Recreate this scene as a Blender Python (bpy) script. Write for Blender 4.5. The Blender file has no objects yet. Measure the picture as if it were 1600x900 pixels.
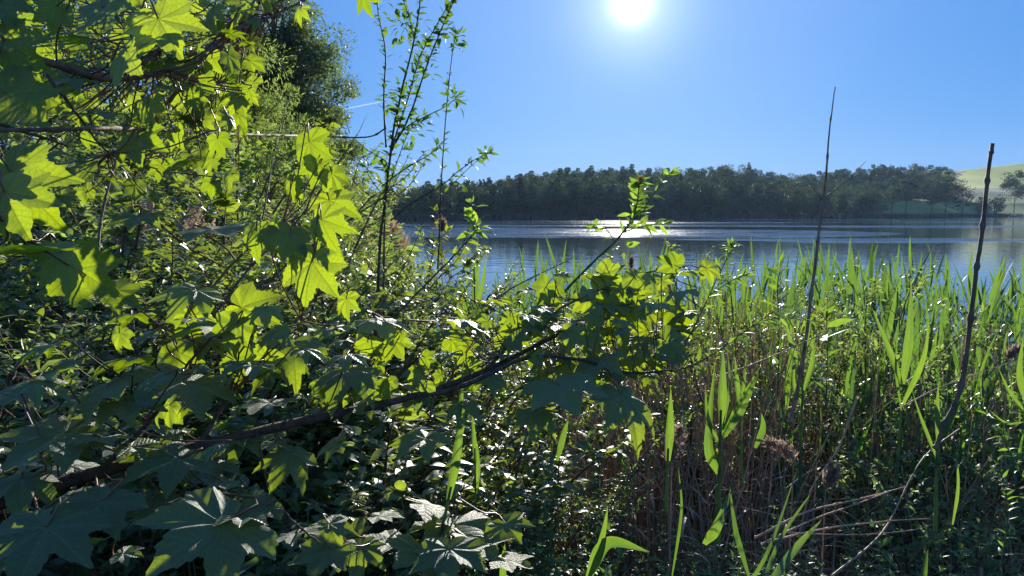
import bpy, math, random
import numpy as np
from mathutils import Vector, Matrix

S = bpy.context.scene
COL = S.collection
R = math.radians

# ---------------------------------------------------------------- camera, sky, sun
FP = 1142.5                      # focal length in photo pixels (1600 wide)
EYE = np.array((0.0, 0.0, 2.3))
PITCH = math.atan(117 / FP)
FWD = np.array((0, math.cos(PITCH), -math.sin(PITCH)))
UPV = np.array((0, math.sin(PITCH), math.cos(PITCH)))
RGT = np.array((1.0, 0, 0))
cam_d = bpy.data.cameras.new('camera')
cam = bpy.data.objects.new('camera', cam_d)
COL.objects.link(cam)
cam.location = EYE
cam.rotation_euler = (R(90) - PITCH, 0, 0)
cam_d.sensor_width = 36
cam_d.lens = 36 * FP / 1600
cam_d.clip_start = 0.05
cam_d.clip_end = 9000
S.camera = cam

sd = FWD + RGT * (987 - 800) / FP + UPV * (450 - 4) / FP
sd /= np.linalg.norm(sd)
SUN_EL = math.asin(sd[2])
SUN_AZ = math.atan2(sd[0], sd[1])

w = bpy.data.worlds.new('World'); S.world = w; w.use_nodes = True
nt = w.node_tree; N = nt.nodes; Lk = nt.links
N.clear()
def nd(t, **kw):
    n = N.new(t)
    for k, v in kw.items(): setattr(n, k, v)
    return n
out = nd('ShaderNodeOutputWorld')
sky = nd('ShaderNodeTexSky', sky_type='NISHITA', sun_disc=False)
sky.sun_elevation = SUN_EL; sky.sun_rotation = SUN_AZ
sky.altitude = 400; sky.air_density = 1.0; sky.dust_density = 0.0; sky.ozone_density = 4.0
hs = nd('ShaderNodeHueSaturation'); hs.inputs['Saturation'].default_value = 1.42
mulc = nd('ShaderNodeMix', data_type='RGBA', blend_type='MULTIPLY'); mulc.inputs[0].default_value = 1
mulc.inputs[7].default_value = (0.22, 0.20, 0.13, 1)
bg = nd('ShaderNodeBackground'); bg.inputs['Strength'].default_value = 0.05
addc = nd('ShaderNodeMix', data_type='RGBA', blend_type='ADD'); addc.inputs[0].default_value = 1
addc.inputs[7].default_value = (0.043 / .05, 0.122 / .05, 0.335 / .05, 1)      # clear blue air
Lk.new(sky.outputs[0], hs.inputs['Color']); Lk.new(hs.outputs[0], mulc.inputs[6]); Lk.new(mulc.outputs[2], addc.inputs[6]); Lk.new(addc.outputs[2], bg.inputs['Color'])
# bright air round the sun itself
tc = nd('ShaderNodeTexCoord'); dt = nd('ShaderNodeVectorMath', operation='DOT_PRODUCT')
dt.inputs[1].default_value = sd
Lk.new(tc.outputs['Generated'], dt.inputs[0])
def glow(power, amp):
    m = nd('ShaderNodeMath', operation='MAXIMUM'); m.inputs[1].default_value = 0
    p = nd('ShaderNodeMath', operation='POWER'); p.inputs[1].default_value = power
    a = nd('ShaderNodeMath', operation='MULTIPLY'); a.inputs[1].default_value = amp
    Lk.new(dt.outputs['Value'], m.inputs[0]); Lk.new(m.outputs[0], p.inputs[0]); Lk.new(p.outputs[0], a.inputs[0])
    return a.outputs[0]
g1 = glow(20000, 5.0); g2 = glow(4800, 0.75); g4 = glow(500, 0.22); g3 = glow(24, 0.10)
s1 = nd('ShaderNodeMath'); s2 = nd('ShaderNodeMath')
Lk.new(g1, s1.inputs[0]); Lk.new(g2, s1.inputs[1]); Lk.new(s1.outputs[0], s2.inputs[0]); Lk.new(g3, s2.inputs[1])
bg2 = nd('ShaderNodeBackground'); bg2.inputs['Color'].default_value = (0.93, 0.97, 1, 1)
s3 = nd('ShaderNodeMath'); Lk.new(s2.outputs[0], s3.inputs[0]); Lk.new(g4, s3.inputs[1]); Lk.new(s3.outputs[0], bg2.inputs['Strength'])
ad = nd('ShaderNodeAddShader')
Lk.new(bg.outputs[0], ad.inputs[0]); Lk.new(bg2.outputs[0], ad.inputs[1]); Lk.new(ad.outputs[0], out.inputs['Surface'])

sun_d = bpy.data.lights.new('sun', 'SUN'); sun_d.energy = 5.0; sun_d.angle = R(0.5); sun_d.color = (1.0, 0.94, 0.84)
sun = bpy.data.objects.new('sun', sun_d); COL.objects.link(sun)
sun.rotation_euler = Vector(-sd).to_track_quat('-Z', 'Y').to_euler()

V = S.view_settings
V.view_transform = 'Standard'; V.look = 'None'; V.gamma = 1; V.exposure = 1.1; V.use_curve_mapping = False
cy = S.cycles
cy.max_bounces = 8; cy.diffuse_bounces = 4; cy.glossy_bounces = 3; cy.transmission_bounces = 5
cy.volume_bounces = 0; cy.transparent_max_bounces = 4
cy.sample_clamp_indirect = 6; cy.sample_clamp_direct = 3.5

def P(px, py, d):
    """the place seen at photo pixel (px, py), d metres in front of the camera"""
    return EYE + d * (FWD + RGT * (px - 800) / FP + UPV * (450 - py) / FP)
def nrm(v):
    v = np.asarray(v, float)
    return v / (np.linalg.norm(v, axis=-1, keepdims=True) + 1e-12)

# ---------------------------------------------------------------- materials
def mat_new(name):
    m = bpy.data.materials.new(name); m.use_nodes = True
    m.node_tree.nodes.clear()
    return m, m.node_tree.nodes, m.node_tree.links
def ramp(N, stops):
    r = N.new('ShaderNodeValToRGB')
    e = r.color_ramp.elements
    while len(e) < len(stops): e.new(0.5)
    for i, (p, c) in enumerate(stops):
        e[i].position = p; e[i].color = (*c, 1)
    return r
def leaf_mat(name, dark, light, trans, tfac=0.45, rough=0.42, spec=0.5, veins=False, nscale=60, stretch=None, ribs=False):
    m, N, L = mat_new(name)
    o = N.new('ShaderNodeOutputMaterial'); b = N.new('ShaderNodeBsdfPrincipled'); t = N.new('ShaderNodeBsdfTranslucent')
    mx = N.new('ShaderNodeMixShader'); mx.inputs[0].default_value = tfac
    at = N.new('ShaderNodeAttribute'); at.attribute_name = 'rnd'
    oi = N.new('ShaderNodeObjectInfo')
    av = N.new('ShaderNodeMath'); av.operation = 'MULTIPLY_ADD'; av.inputs[1].default_value = 0.75
    o2 = N.new('ShaderNodeMath'); o2.operation = 'MULTIPLY'; o2.inputs[1].default_value = 0.25
    L.new(oi.outputs['Random'], o2.inputs[0]); L.new(at.outputs['Fac'], av.inputs[0]); L.new(o2.outputs[0], av.inputs[2])
    r1 = ramp(N, [(0.0, dark), (1.0, light)])
    tr_d = tuple(c * k for c, k in zip(trans, (0.62, 0.72, 0.8)))
    r2 = ramp(N, [(0.0, tr_d), (1.0, trans)])
    L.new(av.outputs[0], r1.inputs[0]); L.new(av.outputs[0], r2.inputs[0])
    b.inputs['Roughness'].default_value = rough; b.inputs['Specular IOR Level'].default_value = spec
    no = N.new('ShaderNodeTexNoise'); no.inputs['Scale'].default_value = nscale; no.inputs['Detail'].default_value = 3
    tcn = N.new('ShaderNodeTexCoord'); mpn = N.new('ShaderNodeMapping'); mpn.inputs['Scale'].default_value = stretch or (1, 1, 1); at2 = N.new('ShaderNodeAttribute'); at2.attribute_name = 'lf'; L.new(at2.outputs['Vector'] if ribs else tcn.outputs['Object'], mpn.inputs[0]); L.new(mpn.outputs[0], no.inputs['Vector'])
    cols = []
    for src in (r1, r2):
        mm = N.new('ShaderNodeMix'); mm.data_type = 'RGBA'; mm.blend_type = 'MULTIPLY'; mm.inputs[0].default_value = 0.9 if stretch else 0.55
        rr = ramp(N, [(0.3, (0.6, 0.62, 0.6)), (0.65, (1.15, 1.12, 1.05))]); L.new(no.outputs['Fac'], rr.inputs[0])
        L.new(src.outputs[0], mm.inputs[6]); L.new(rr.outputs[0], mm.inputs[7]); cols.append(mm.outputs[2])
    b.inputs['Sheen Weight'].default_value = 0.12; b.inputs['Sheen Roughness'].default_value = 0.45
    if ribs:
        bp = N.new('ShaderNodeBump'); bp.inputs['Strength'].default_value = .6; bp.inputs['Distance'].default_value = .001; L.new(no.outputs['Fac'], bp.inputs['Height']); L.new(bp.outputs[0], b.inputs['Normal']); L.new(bp.outputs[0], t.inputs['Normal'])
    if veins:
        b.inputs['Sheen Weight'].default_value = 0.16
        sp = N.new('ShaderNodeTexNoise'); sp.inputs['Scale'].default_value = 9; sp.inputs['Detail'].default_value = 5; sp.inputs['Roughness'].default_value = .75; L.new(tcn.outputs['Object'], sp.inputs['Vector'])
        spr = N.new('ShaderNodeMapRange'); spr.inputs[1].default_value = .66; spr.inputs[2].default_value = .72; L.new(sp.outputs['Fac'], spr.inputs[0])
        cs = []
        for c, bc in zip(cols, ((.16, .11, .05), (.35, .2, .03))):
            mm = N.new('ShaderNodeMix'); mm.data_type = 'RGBA'; L.new(spr.outputs[0], mm.inputs[0]); L.new(c, mm.inputs[6]); mm.inputs[7].default_value = (*bc, 1); cs.append(mm.outputs[2])
        cols = cs
        uv = N.new('ShaderNodeAttribute'); uv.attribute_name = 'lf'
        sx = N.new('ShaderNodeSeparateXYZ'); L.new(uv.outputs['Vector'], sx.inputs[0])
        ab = N.new('ShaderNodeMath'); ab.operation = 'ABSOLUTE'; L.new(sx.outputs[1], ab.inputs[0])
        main = N.new('ShaderNodeMapRange'); main.inputs[1].default_value = 0.005; main.inputs[2].default_value = 0.016
        main.inputs[3].default_value = 1; main.inputs[4].default_value = 0; L.new(ab.outputs[0], main.inputs[0])
        ch = N.new('ShaderNodeMath'); ch.operation = 'MULTIPLY_ADD'; ch.inputs[1].default_value = -0.95
        L.new(ab.outputs[0], ch.inputs[0]); L.new(sx.outputs[0], ch.inputs[2])
        sc = N.new('ShaderNodeMath'); sc.operation = 'MULTIPLY'; sc.inputs[1].default_value = 8.5; L.new(ch.outputs[0], sc.inputs[0])
        fr = N.new('ShaderNodeMath'); fr.operation = 'PINGPONG'; fr.inputs[1].default_value = 0.5; L.new(sc.outputs[0], fr.inputs[0])
        sec = N.new('ShaderNodeMapRange'); sec.inputs[1].default_value = 0.02; sec.inputs[2].default_value = 0.10
        sec.inputs[3].default_value = 0.55; sec.inputs[4].default_value = 0; L.new(fr.outputs[0], sec.inputs[0])
        vn = N.new('ShaderNodeMath'); vn.operation = 'MAXIMUM'; L.new(main.outputs[0], vn.inputs[0]); L.new(sec.outputs[0], vn.inputs[1])
        out_c = []
        for c, vc in zip(cols, ((0.16, 0.22, 0.09), tuple(x * 0.45 for x in trans))):
            mm = N.new('ShaderNodeMix'); mm.data_type = 'RGBA'; L.new(vn.outputs[0], mm.inputs[0])
            L.new(c, mm.inputs[6]); mm.inputs[7].default_value = (*vc, 1); out_c.append(mm.outputs[2])
        cols = out_c
        hb = N.new('ShaderNodeMath'); hb.operation = 'MULTIPLY_ADD'; hb.inputs[1].default_value = -0.55
        n2 = N.new('ShaderNodeTexNoise'); n2.inputs['Scale'].default_value = 140; L.new(tcn.outputs['Object'], n2.inputs['Vector'])
        h2 = N.new('ShaderNodeMath'); h2.operation = 'MULTIPLY_ADD'; h2.inputs[1].default_value = 0.9
        L.new(n2.outputs['Fac'], h2.inputs[0]); L.new(fr.outputs[0], h2.inputs[2])
        L.new(vn.outputs[0], hb.inputs[0]); L.new(h2.outputs[0], hb.inputs[2])
        bp = N.new('ShaderNodeBump'); bp.inputs['Strength'].default_value = 0.55; bp.inputs['Distance'].default_value = 0.0022
        L.new(hb.outputs[0], bp.inputs['Height']); L.new(bp.outputs[0], b.inputs['Normal'])
    L.new(cols[0], b.inputs['Base Color']); L.new(cols[1], t.inputs['Color'])
    L.new(b.outputs[0], mx.inputs[1]); L.new(t.outputs[0], mx.inputs[2]); L.new(mx.outputs[0], o.inputs['Surface'])
    return m
def plain_mat(name, c1, c2, rough=0.8, scale=8, bump=0.3, bdist=0.004, stretch=(1, 1, 1), spec=0.3):
    m, N, L = mat_new(name)
    o = N.new('ShaderNodeOutputMaterial'); b = N.new('ShaderNodeBsdfPrincipled')
    tcn = N.new('ShaderNodeTexCoord'); mp = N.new('ShaderNodeMapping'); mp.inputs['Scale'].default_value = stretch
    no = N.new('ShaderNodeTexNoise'); no.inputs['Scale'].default_value = scale; no.inputs['Detail'].default_value = 6; no.inputs['Roughness'].default_value = 0.65
    L.new(tcn.outputs['Object'], mp.inputs[0]); L.new(mp.outputs[0], no.inputs['Vector'])
    r = ramp(N, [(0.32, c1), (0.68, c2)]); L.new(no.outputs['Fac'], r.inputs[0])
    at = N.new('ShaderNodeAttribute'); at.attribute_name = 'rnd'
    rr = ramp(N, [(0.0, (0.62, 0.62, 0.62)), (1.0, (1.3, 1.25, 1.2))]); L.new(at.outputs['Fac'], rr.inputs[0])
    mm = N.new('ShaderNodeMix'); mm.data_type = 'RGBA'; mm.blend_type = 'MULTIPLY'; mm.inputs[0].default_value = 1
    L.new(r.outputs[0], mm.inputs[6]); L.new(rr.outputs[0], mm.inputs[7]); L.new(mm.outputs[2], b.inputs['Base Color'])
    b.inputs['Roughness'].default_value = rough; b.inputs['Specular IOR Level'].default_value = spec
    bp = N.new('ShaderNodeBump'); bp.inputs['Strength'].default_value = bump; bp.inputs['Distance'].default_value = bdist
    L.new(no.outputs['Fac'], bp.inputs['Height']); L.new(bp.outputs[0], b.inputs['Normal'])
    L.new(b.outputs[0], o.inputs['Surface'])
    return m
M = {}
M['maple'] = leaf_mat('maple_leaf', (0.055, 0.095, 0.035), (0.12, 0.17, 0.06), (0.47, 0.61, 0.010), 0.42, 0.47, 0.6, veins=True, nscale=25)
M['shrub'] = leaf_mat('shrub_leaf', (0.04, 0.07, 0.035), (0.12, 0.16, 0.07), (0.40, 0.50, 0.035), 0.42, 0.42, 0.7)
M['pale'] = leaf_mat('pale_leaf', (0.07, 0.11, 0.04), (0.17, 0.23, 0.09), (0.44, 0.56, 0.10), 0.45, 0.5, 0.4)
M['alder'] = leaf_mat('alder_leaf', (0.045, 0.07, 0.03), (0.12, 0.15, 0.07), (0.26, 0.34, 0.07), 0.38, 0.45, 0.4)
M['reed'] = leaf_mat('reed_blade', (0.04, 0.085, 0.045), (0.085, 0.15, 0.07), (0.18, 0.32, 0.03), 0.46, 0.42, 0.5, nscale=40, stretch=(9, 9, .25))
M['reedbig'] = leaf_mat('broad_reed_blade', (0.035, 0.075, 0.045), (0.075, 0.135, 0.065), (0.24, 0.39, 0.03), 0.46, 0.40, 0.55, nscale=1, stretch=(2.2, 9, 1), ribs=True)
M['sap'] = leaf_mat('sapling_leaf', (0.035, 0.075, 0.025), (0.075, 0.13, 0.04), (0.22, 0.38, 0.03), 0.42, 0.4, 0.45)
M['herb'] = leaf_mat('herb_leaf', (0.05, 0.10, 0.04), (0.10, 0.17, 0.065), (0.32, 0.5, 0.035), 0.42, 0.46, 0.6)
M['far'] = leaf_mat('far_crown', (0.02, 0.036, 0.016), (0.16, 0.20, 0.075), (0.16, 0.21, 0.05), 0.16, 0.6, 0.25, nscale=0.3)
M['conifer'] = leaf_mat('conifer_needles', (0.014, 0.03, 0.016), (0.035, 0.055, 0.025), (0.05, 0.08, 0.02), 0.2, 0.6, 0.25, nscale=0.3)
M['tan'] = leaf_mat('dry_reed', (0.38, 0.225, 0.125), (0.74, 0.50, 0.32), (0.62, 0.38, 0.21), 0.35, 0.5, 0.35, nscale=14)
M['fluff'] = leaf_mat('seed_fluff', (0.2, 0.13, 0.09), (0.45, 0.33, 0.25), (0.5, 0.34, 0.24), 0.45, 0.8, 0.1)
M['bark'] = plain_mat('twig_bark', (0.06, 0.034, 0.021), (0.22, 0.13, 0.08), 0.75, 70, 0.9, 0.004, spec=0.2)
M['trunk'] = plain_mat('trunk_bark', (0.07, 0.05, 0.035), (0.2, 0.145, 0.10), 0.85, 6, 0.8, 0.02, (1, 1, 0.25))
M['deadstem'] = plain_mat('dead_stem', (0.12, 0.06, 0.035), (0.42, 0.25, 0.15), 0.65, 50, 0.9, 0.003, (1, 1, .3), spec=0.25)
M['greenstem'] = plain_mat('green_stem', (0.05, 0.09, 0.02), (0.10, 0.14, 0.04), 0.45, 40, 0.2, 0.001, spec=0.5)
M['redstem'] = plain_mat('leaf_stalk', (0.10, 0.06, 0.02), (0.28, 0.07, 0.03), 0.4, 18, 0.2, 0.001, spec=0.5)

# ---------------------------------------------------------------- mesh building
class Buf:
    def __init__(s): s.v = []; s.f = {}; s.r = []; s.uv = []; s.n = 0
    def add(s, v, f, r=0.5, uv=None):
        v = np.asarray(v, float).reshape(-1, 3); f = np.asarray(f, int)
        s.v.append(v); s.f.setdefault(f.shape[1], []).append(f + s.n)
        s.r.append(np.broadcast_to(np.asarray(r, float), (len(v),)))
        s.uv.append(np.zeros((len(v), 3)) if uv is None else uv)
        s.n += len(v)
    def mesh(s, name, mat, origin=(0, 0, 0), smooth=True):
        me = bpy.data.meshes.new(name)
        if not s.n: return me
        v = np.concatenate(s.v) - np.asarray(origin, float)
        me.vertices.add(len(v)); me.vertices.foreach_set('co', v.astype(np.float32).ravel())
        idx = []; st = []; k0 = 0
        for k, fl in s.f.items():
            f = np.concatenate(fl); idx.append(f.ravel()); st.append(k0 + np.arange(len(f)) * k); k0 += f.size
        idx = np.concatenate(idx); st = np.concatenate(st)
        me.loops.add(len(idx)); me.loops.foreach_set('vertex_index', idx.astype(np.int32))
        me.polygons.add(len(st)); me.polygons.foreach_set('loop_start', st.astype(np.int32))
        me.polygons.foreach_set('use_smooth', np.full(len(st), smooth))
        a = me.attributes.new('rnd', 'FLOAT', 'POINT'); a.data.foreach_set('value', np.concatenate(s.r).astype(np.float32))
        u = np.concatenate(s.uv)
        if np.abs(u).max() > 0:
            a = me.attributes.new('lf', 'FLOAT_VECTOR', 'POINT'); a.data.foreach_set('vector', u.astype(np.float32).ravel())
        me.update(calc_edges=True)
        if mat: me.materials.append(mat)
        return me
    def build(s, name, mat, parent=None, origin=(0, 0, 0), smooth=True):
        o = bpy.data.objects.new(name, s.mesh(name, mat, origin, smooth)); COL.objects.link(o)
        if parent: o.parent = parent
        return o
def tag(o, label=None, cat=None, group=None, kind=None):
    if label: o['label'] = label
    if cat: o['category'] = cat
    if group: o['group'] = group
    if kind: o['kind'] = kind
    return o
def empty(name, loc, label, cat, group=None):
    o = bpy.data.objects.new(name, None); o.empty_display_size = 0.1; COL.objects.link(o)
    o.location = loc
    return tag(o, label, cat, group)
def part(name, me, parent, loc=None):
    o = bpy.data.objects.new(name, me); COL.objects.link(o); o.parent = parent
    if loc is not None: o.location = loc
    return o
def copy_tree(o, kids, loc, rz=0, sc=1, label=None, group=None, tilt=(0, 0)):
    c = o.copy(); COL.objects.link(c); c.location = loc; c.rotation_euler = (tilt[0], tilt[1], rz)
    c.scale = (sc, sc, sc) if np.isscalar(sc) else sc
    if label: c['label'] = label
    if group: c['group'] = group
    for k in kids:
        d = k.copy(); COL.objects.link(d); d.parent = c
    return c

def spath(ctrl, n=24):
    c = np.asarray(ctrl, float)
    if len(c) == 2: return c[0] + (c[1] - c[0]) * np.linspace(0, 1, n)[:, None]
    c = np.vstack([2 * c[0] - c[1], c, 2 * c[-1] - c[-2]])
    t = np.linspace(0, len(c) - 3 - 1e-6, n); i = t.astype(int); u = (t - i)[:, None]
    a, b, d, e = c[i], c[i + 1], c[i + 2], c[i + 3]
    return 0.5 * (2 * b + (d - a) * u + (2 * a - 5 * b + 4 * d - e) * u ** 2 + (3 * b - a - 3 * d + e) * u ** 3)
def tube(buf, pts, r0, r1=None, k=6, rnd=0.5, nodes=0, jit=0, rs=None):
    pts = np.asarray(pts, float); n = len(pts)
    rad = np.linspace(r0, r0 if r1 is None else r1, n) if np.isscalar(r0) else np.asarray(r0)
    t = nrm(np.gradient(pts, axis=0)); d = pts[-1] - pts[0]
    ref = np.eye(3)[np.argmin(np.abs(d))]
    a = nrm(np.cross(t, ref)); b = np.cross(t, a)
    an = np.arange(k) * 2 * math.pi / k
    ring = a[:, None] * np.cos(an)[None, :, None] + b[:, None] * np.sin(an)[None, :, None]
    v = pts[:, None] + ring * rad[:, None, None]
    i = np.arange(n - 1)[:, None] * k; j = np.arange(k)[None]; j2 = (j + 1) % k
    f = np.stack([i + j, i + j2, i + k + j2, i + k + j], -1).reshape(-1, 4)
    buf.add(v.reshape(-1, 3), f, rnd)
def place(buf, T, pos, yd, nm, sc, rnd):
    """copies template T at pos: its length along yd, its upper side towards nm"""
    pos = np.asarray(pos, float).reshape(-1, 3); n = len(pos)
    if not n: return
    yd = nrm(np.broadcast_to(yd, (n, 3))); nm = np.broadcast_to(nm, (n, 3))
    x = nrm(np.cross(yd, nm)); z = np.cross(x, yd)
    sc = np.asarray(sc, float)
    if sc.ndim < 2: sc = np.repeat(np.broadcast_to(sc, (n,))[:, None], 3, 1)
    tv, tf = T[0], T[1]
    v = pos[:, None] + x[:, None] * (tv[None, :, 0:1] * sc[:, None, 0:1]) + yd[:, None] * (tv[None, :, 1:2] * sc[:, None, 1:2]) + z[:, None] * (tv[None, :, 2:3] * sc[:, None, 2:3])
    k = len(tv)
    rr = np.repeat(np.broadcast_to(rnd, (n,)), k)
    uv = np.tile(T[2], (n, 1)) if len(T) > 2 else None
    for q, ff in enumerate(tf if isinstance(tf, list) else [tf]):
        f = (np.arange(n)[:, None, None] * k + ff[None]).reshape(-1, ff.shape[1])
        if q == 0: buf.add(v.reshape(-1, 3), f, rr, uv); base = buf.n - n * k
        else: buf.f.setdefault(ff.shape[1], []).append(f + base)
# leaf templates: x = half width, y = length, z = up
LF2 = (np.array([(0, 0, 0), (.24, .42, .06), (0, 1, -.10), (-.24, .42, .06)], float), np.array([(0, 1, 2), (0, 2, 3)]))
LFN = (np.array([(0, 0, 0), (.10, .42, .03), (0, 1, -.15), (-.10, .42, .03)], float), np.array([(0, 1, 2), (0, 2, 3)]))
def oval(wd=0.26, droop=0.22, n=6, fold=0.25, pt=1.0):
    t = np.linspace(0, 1, n); ww = wd * np.sin(np.pi * t ** 0.82) ** pt; ww[0] = 0.012; ww[-1] = 0.0
    y = t; z = -droop * t ** 2
    v = np.concatenate([np.stack([-ww, y, z + fold * ww], 1), np.stack([0 * ww, y, z], 1), np.stack([ww, y, z + fold * ww], 1)])
    i = np.arange(n - 1)
    f = np.concatenate([np.stack([i, i + n, i + n + 1, i + 1], 1), np.stack([i + n, i + 2 * n, i + 2 * n + 1, i + n + 1], 1)])
    return v, f
OV = [oval(.25, .12), oval(.28, .35), oval(.22, .5)]
OVN = [oval(.13, .15), oval(.15, .4), oval(.11, .6)]
def blade(bend, wv=0.0, n=9, fold=0.3):
    """a reed blade: length 1, half width 1 at its widest, bends over with t"""
    t = np.linspace(0, 1, n); ang = -bend * t ** 1.8 + wv * np.sin(t * 5)
    dy = np.cos(ang); dz = np.sin(ang)
    y = np.concatenate([[0], np.cumsum((dy[1:] + dy[:-1]) / 2) / (n - 1)]); z = np.concatenate([[0], np.cumsum((dz[1:] + dz[:-1]) / 2) / (n - 1)])
    ww = np.minimum(1, 0.55 + 2.2 * t) * (1 - t ** 2.6); ww[-1] = 0.02
    v = np.concatenate([np.stack([-ww, y, z], 1), np.stack([0 * ww, y, z], 1), np.stack([ww, y, z], 1)])
    v[:n, 2] += fold * 0.03 * ww; v[2 * n:, 2] += fold * 0.03 * ww
    i = np.arange(n - 1)
    f = np.concatenate([np.stack([i, i + n, i + n + 1, i + 1], 1), np.stack([i + n, i + 2 * n, i + 2 * n + 1, i + n + 1], 1)])
    return v, f
BL = [blade(.25), blade(.7, .05), blade(1.5, .04), blade(2.4, .03)]
MAP_R = [(0, 1.0), (4, .93), (9, .80), (12, .83), (17, .72), (21, .67), (25, .60), (28, .585), (32, .64), (37, .74), (41, .80), (44, .82), (48, .97), (52, .90), (56, .76), (60, .77), (65, .66), (70, .60), (75, .565), (80, .58), (86, .62), (92, .66), (97, .74), (102, .66), (107, .64), (114, .58), (122, .56), (130, .50), (140, .46), (152, .40), (164, .33), (173, .24), (180, .05)]
def maple(seed, na=30, nr=6, curl=0.25, pleat=0.16, amp=1.0):
    rs = np.random.RandomState(seed)
    th = np.concatenate([np.linspace(-180, -76, na // 3, endpoint=False), np.linspace(-76, 76, na, endpoint=False), np.linspace(76, 180, na // 3)])
    a = np.abs(th)
    ra, rv = zip(*MAP_R)
    r = np.interp(a, ra, rv)
    if na > 40:
        r = r * (1 + 0.07 * (np.abs(((a * 0.17 + rs.rand()) % 1) - 0.5) * 2 - 0.5))
    asym = 1 + 0.06 * np.sin(np.radians(th) * 1.0 + rs.rand() * 6) * (a < 120)
    r = r * asym
    lobes = np.array([0, 48, -48, 98, -98, 140, -140.0])
    dl = th[:, None] - lobes[None]; k = np.argmin(np.abs(dl), 1); dv = dl[np.arange(len(th)), k]
    q = (np.linspace(0, 1, nr + 1) ** 0.85)[:, None]
    rad = q * r[None]
    x = rad * np.sin(np.radians(th))[None]; y = rad * np.cos(np.radians(th))[None]
    sx = 1.0
    v_off = rad * np.sin(np.radians(dv))[None]
    z = pleat * np.abs(v_off) * 1.6 - curl * (rad ** 2) * (0.6 + 0.4 * np.cos(np.radians(th))[None])
    ph = rs.rand(4) * 6
    z = z + amp * 0.035 * rad * np.sin(7 * x + ph[0]) * np.cos(6 * y + ph[1]) + amp * 0.05 * rad ** 2 * np.sin(3 * x + 2 * y + ph[2])
    m = len(th); v = np.stack([x, y, z], -1).reshape(-1, 3)
    uv = np.stack([rad * np.cos(np.radians(dv))[None], v_off, 0 * rad], -1).reshape(-1, 3)
    i = np.arange(nr)[:, None] * m; j = np.arange(m - 1)[None]
    f = np.stack([i + j, i + m + j, i + m + j + 1, i + j + 1], -1).reshape(-1, 4)
    # close the narrow tail seam implicitly (the notch at the stalk)
    f = f[:, ::-1]
    return v, f, uv
MAPLE = [maple(i, 96, 9, c, p, 1.3) for i, (c, p) in enumerate([(.14, .18), (.3, .24), (.5, .16), (.24, .3), (.7, .24), (.02, .16)])]
MAPLO = [maple(20 + i, 45, 4, c, .22) for i, c in enumerate((.15, .35, .6))]
# ---------------------------------------------------------------- terrain
def sstep(a, b, x):
    t = np.clip((x - a) / (b - a), 0, 1); return t * t * (3 - 2 * t)
def shore_y(x): return 250 + 0.6 * (np.minimum(x, 420) + 21) + 5 * np.sin(x * 0.045) + 3 * np.sin(x * 0.11 + 1)
SKY_PX = np.array([-400, 420, 560, 620, 660, 700, 730, 760, 800, 860, 900, 925, 960, 1000, 1060, 1100, 1130, 1165, 1195, 1215, 1240, 1290, 1350, 1400, 1440, 1480, 1500, 1560, 1600, 1800, 2400])
SKY_PY = np.array([290, 300, 303, 300, 293, 288, 285, 282, 279, 268, 266, 262, 264, 264, 264, 262, 256, 261, 264, 276, 274, 268, 262, 259, 257, 258, 262, 262, 256, 240, 230])
def sky_py(px): return np.interp(px, SKY_PX, SKY_PY)
def ground(x, y):
    x = np.asarray(x, float); y = np.asarray(y, float)
    dl = np.maximum(4.2 + 0.4 * np.sin(x * 1.3) - y, (-2.2 - 0.17 * y) - x)
    near = np.interp(dl, [-14, -6, -1.2, 0, 1.5, 3, 12, 60], [-1.5, -0.9, -0.25, 0.02, 0.38, 0.6, 0.9, 2.0])
    near = near + np.where(dl > 0, 0.05 * np.sin(x * 2.3 + y) * np.sin(y * 1.9 - x), 0)
    s = y - shore_y(x)
    yy = np.maximum(y, 60); px = 800 + 1142.5 * x / yy
    # wooded rise
    top = 2.3 + (333 - sky_py(px)) / 1142.5 * yy - 15.5
    wood = 0.5 + np.maximum(top, 0.6) * sstep(4, 85, s)
    wood = np.where(s > 100, np.maximum(wood - (s - 100) * 0.05, 0.5), wood)
    # open hill to the right
    fy = np.interp(s, [0, 12, 40, 90, 230, 420], [340, 333, 318, 301, 263, 263])
    hp = np.interp(px, [1300, 1490, 1600, 1800, 2400], [262, 268, 255, 240, 215])
    fyy = np.where(s > 90, np.interp(s, [90, 260], [0, 1]) * (hp - 301) + 301, fy)
    hill = np.maximum(2.3 + (333 - fyy) / 1142.5 * yy, 0.5)
    hill = np.where(s > 260, np.maximum(hill - (s - 260) * 0.12, 2), hill)
    k = sstep(1330, 1460, px)
    far = wood * (1 - k) + hill * k
    far = np.interp(s, [-6, 0, 3], [-1.5, 0.0, 0.5]) * (s < 3) + np.where(s >= 3, far, 0)
    return np.where(s > -20, np.maximum(far, near), near)
nx, ny = 300, 330
u = np.linspace(-1, 1, nx); gx = np.sign(u) * np.abs(u) ** 2.6 * 2600 + u * 12
q = np.linspace(0, 1, ny); gy = -60 + 62 * np.clip(q / 0.08, 0, 1) + np.clip((q - 0.08) / 0.92, 0, 1) ** 2.8 * 4000 + np.clip((q - .08), 0, 1) * 25
GX, GY = np.meshgrid(gx, gy)
Bg = Buf()
i = np.arange(ny - 1)[:, None] * nx; j = np.arange(nx - 1)[None]
Bg.add(np.stack([GX, GY, ground(GX, GY)], -1).reshape(-1, 3), np.stack([i + j, i + j + 1, i + nx + j + 1, i + nx + j], -1).reshape(-1, 4))
M['ground'] = plain_mat('damp_soil', (0.022, 0.018, 0.012), (0.075, 0.058, 0.036), 0.95, 5, 1.0, 0.05, spec=0.2)
tag(Bg.build('ground', M['ground']), kind='structure')

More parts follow.
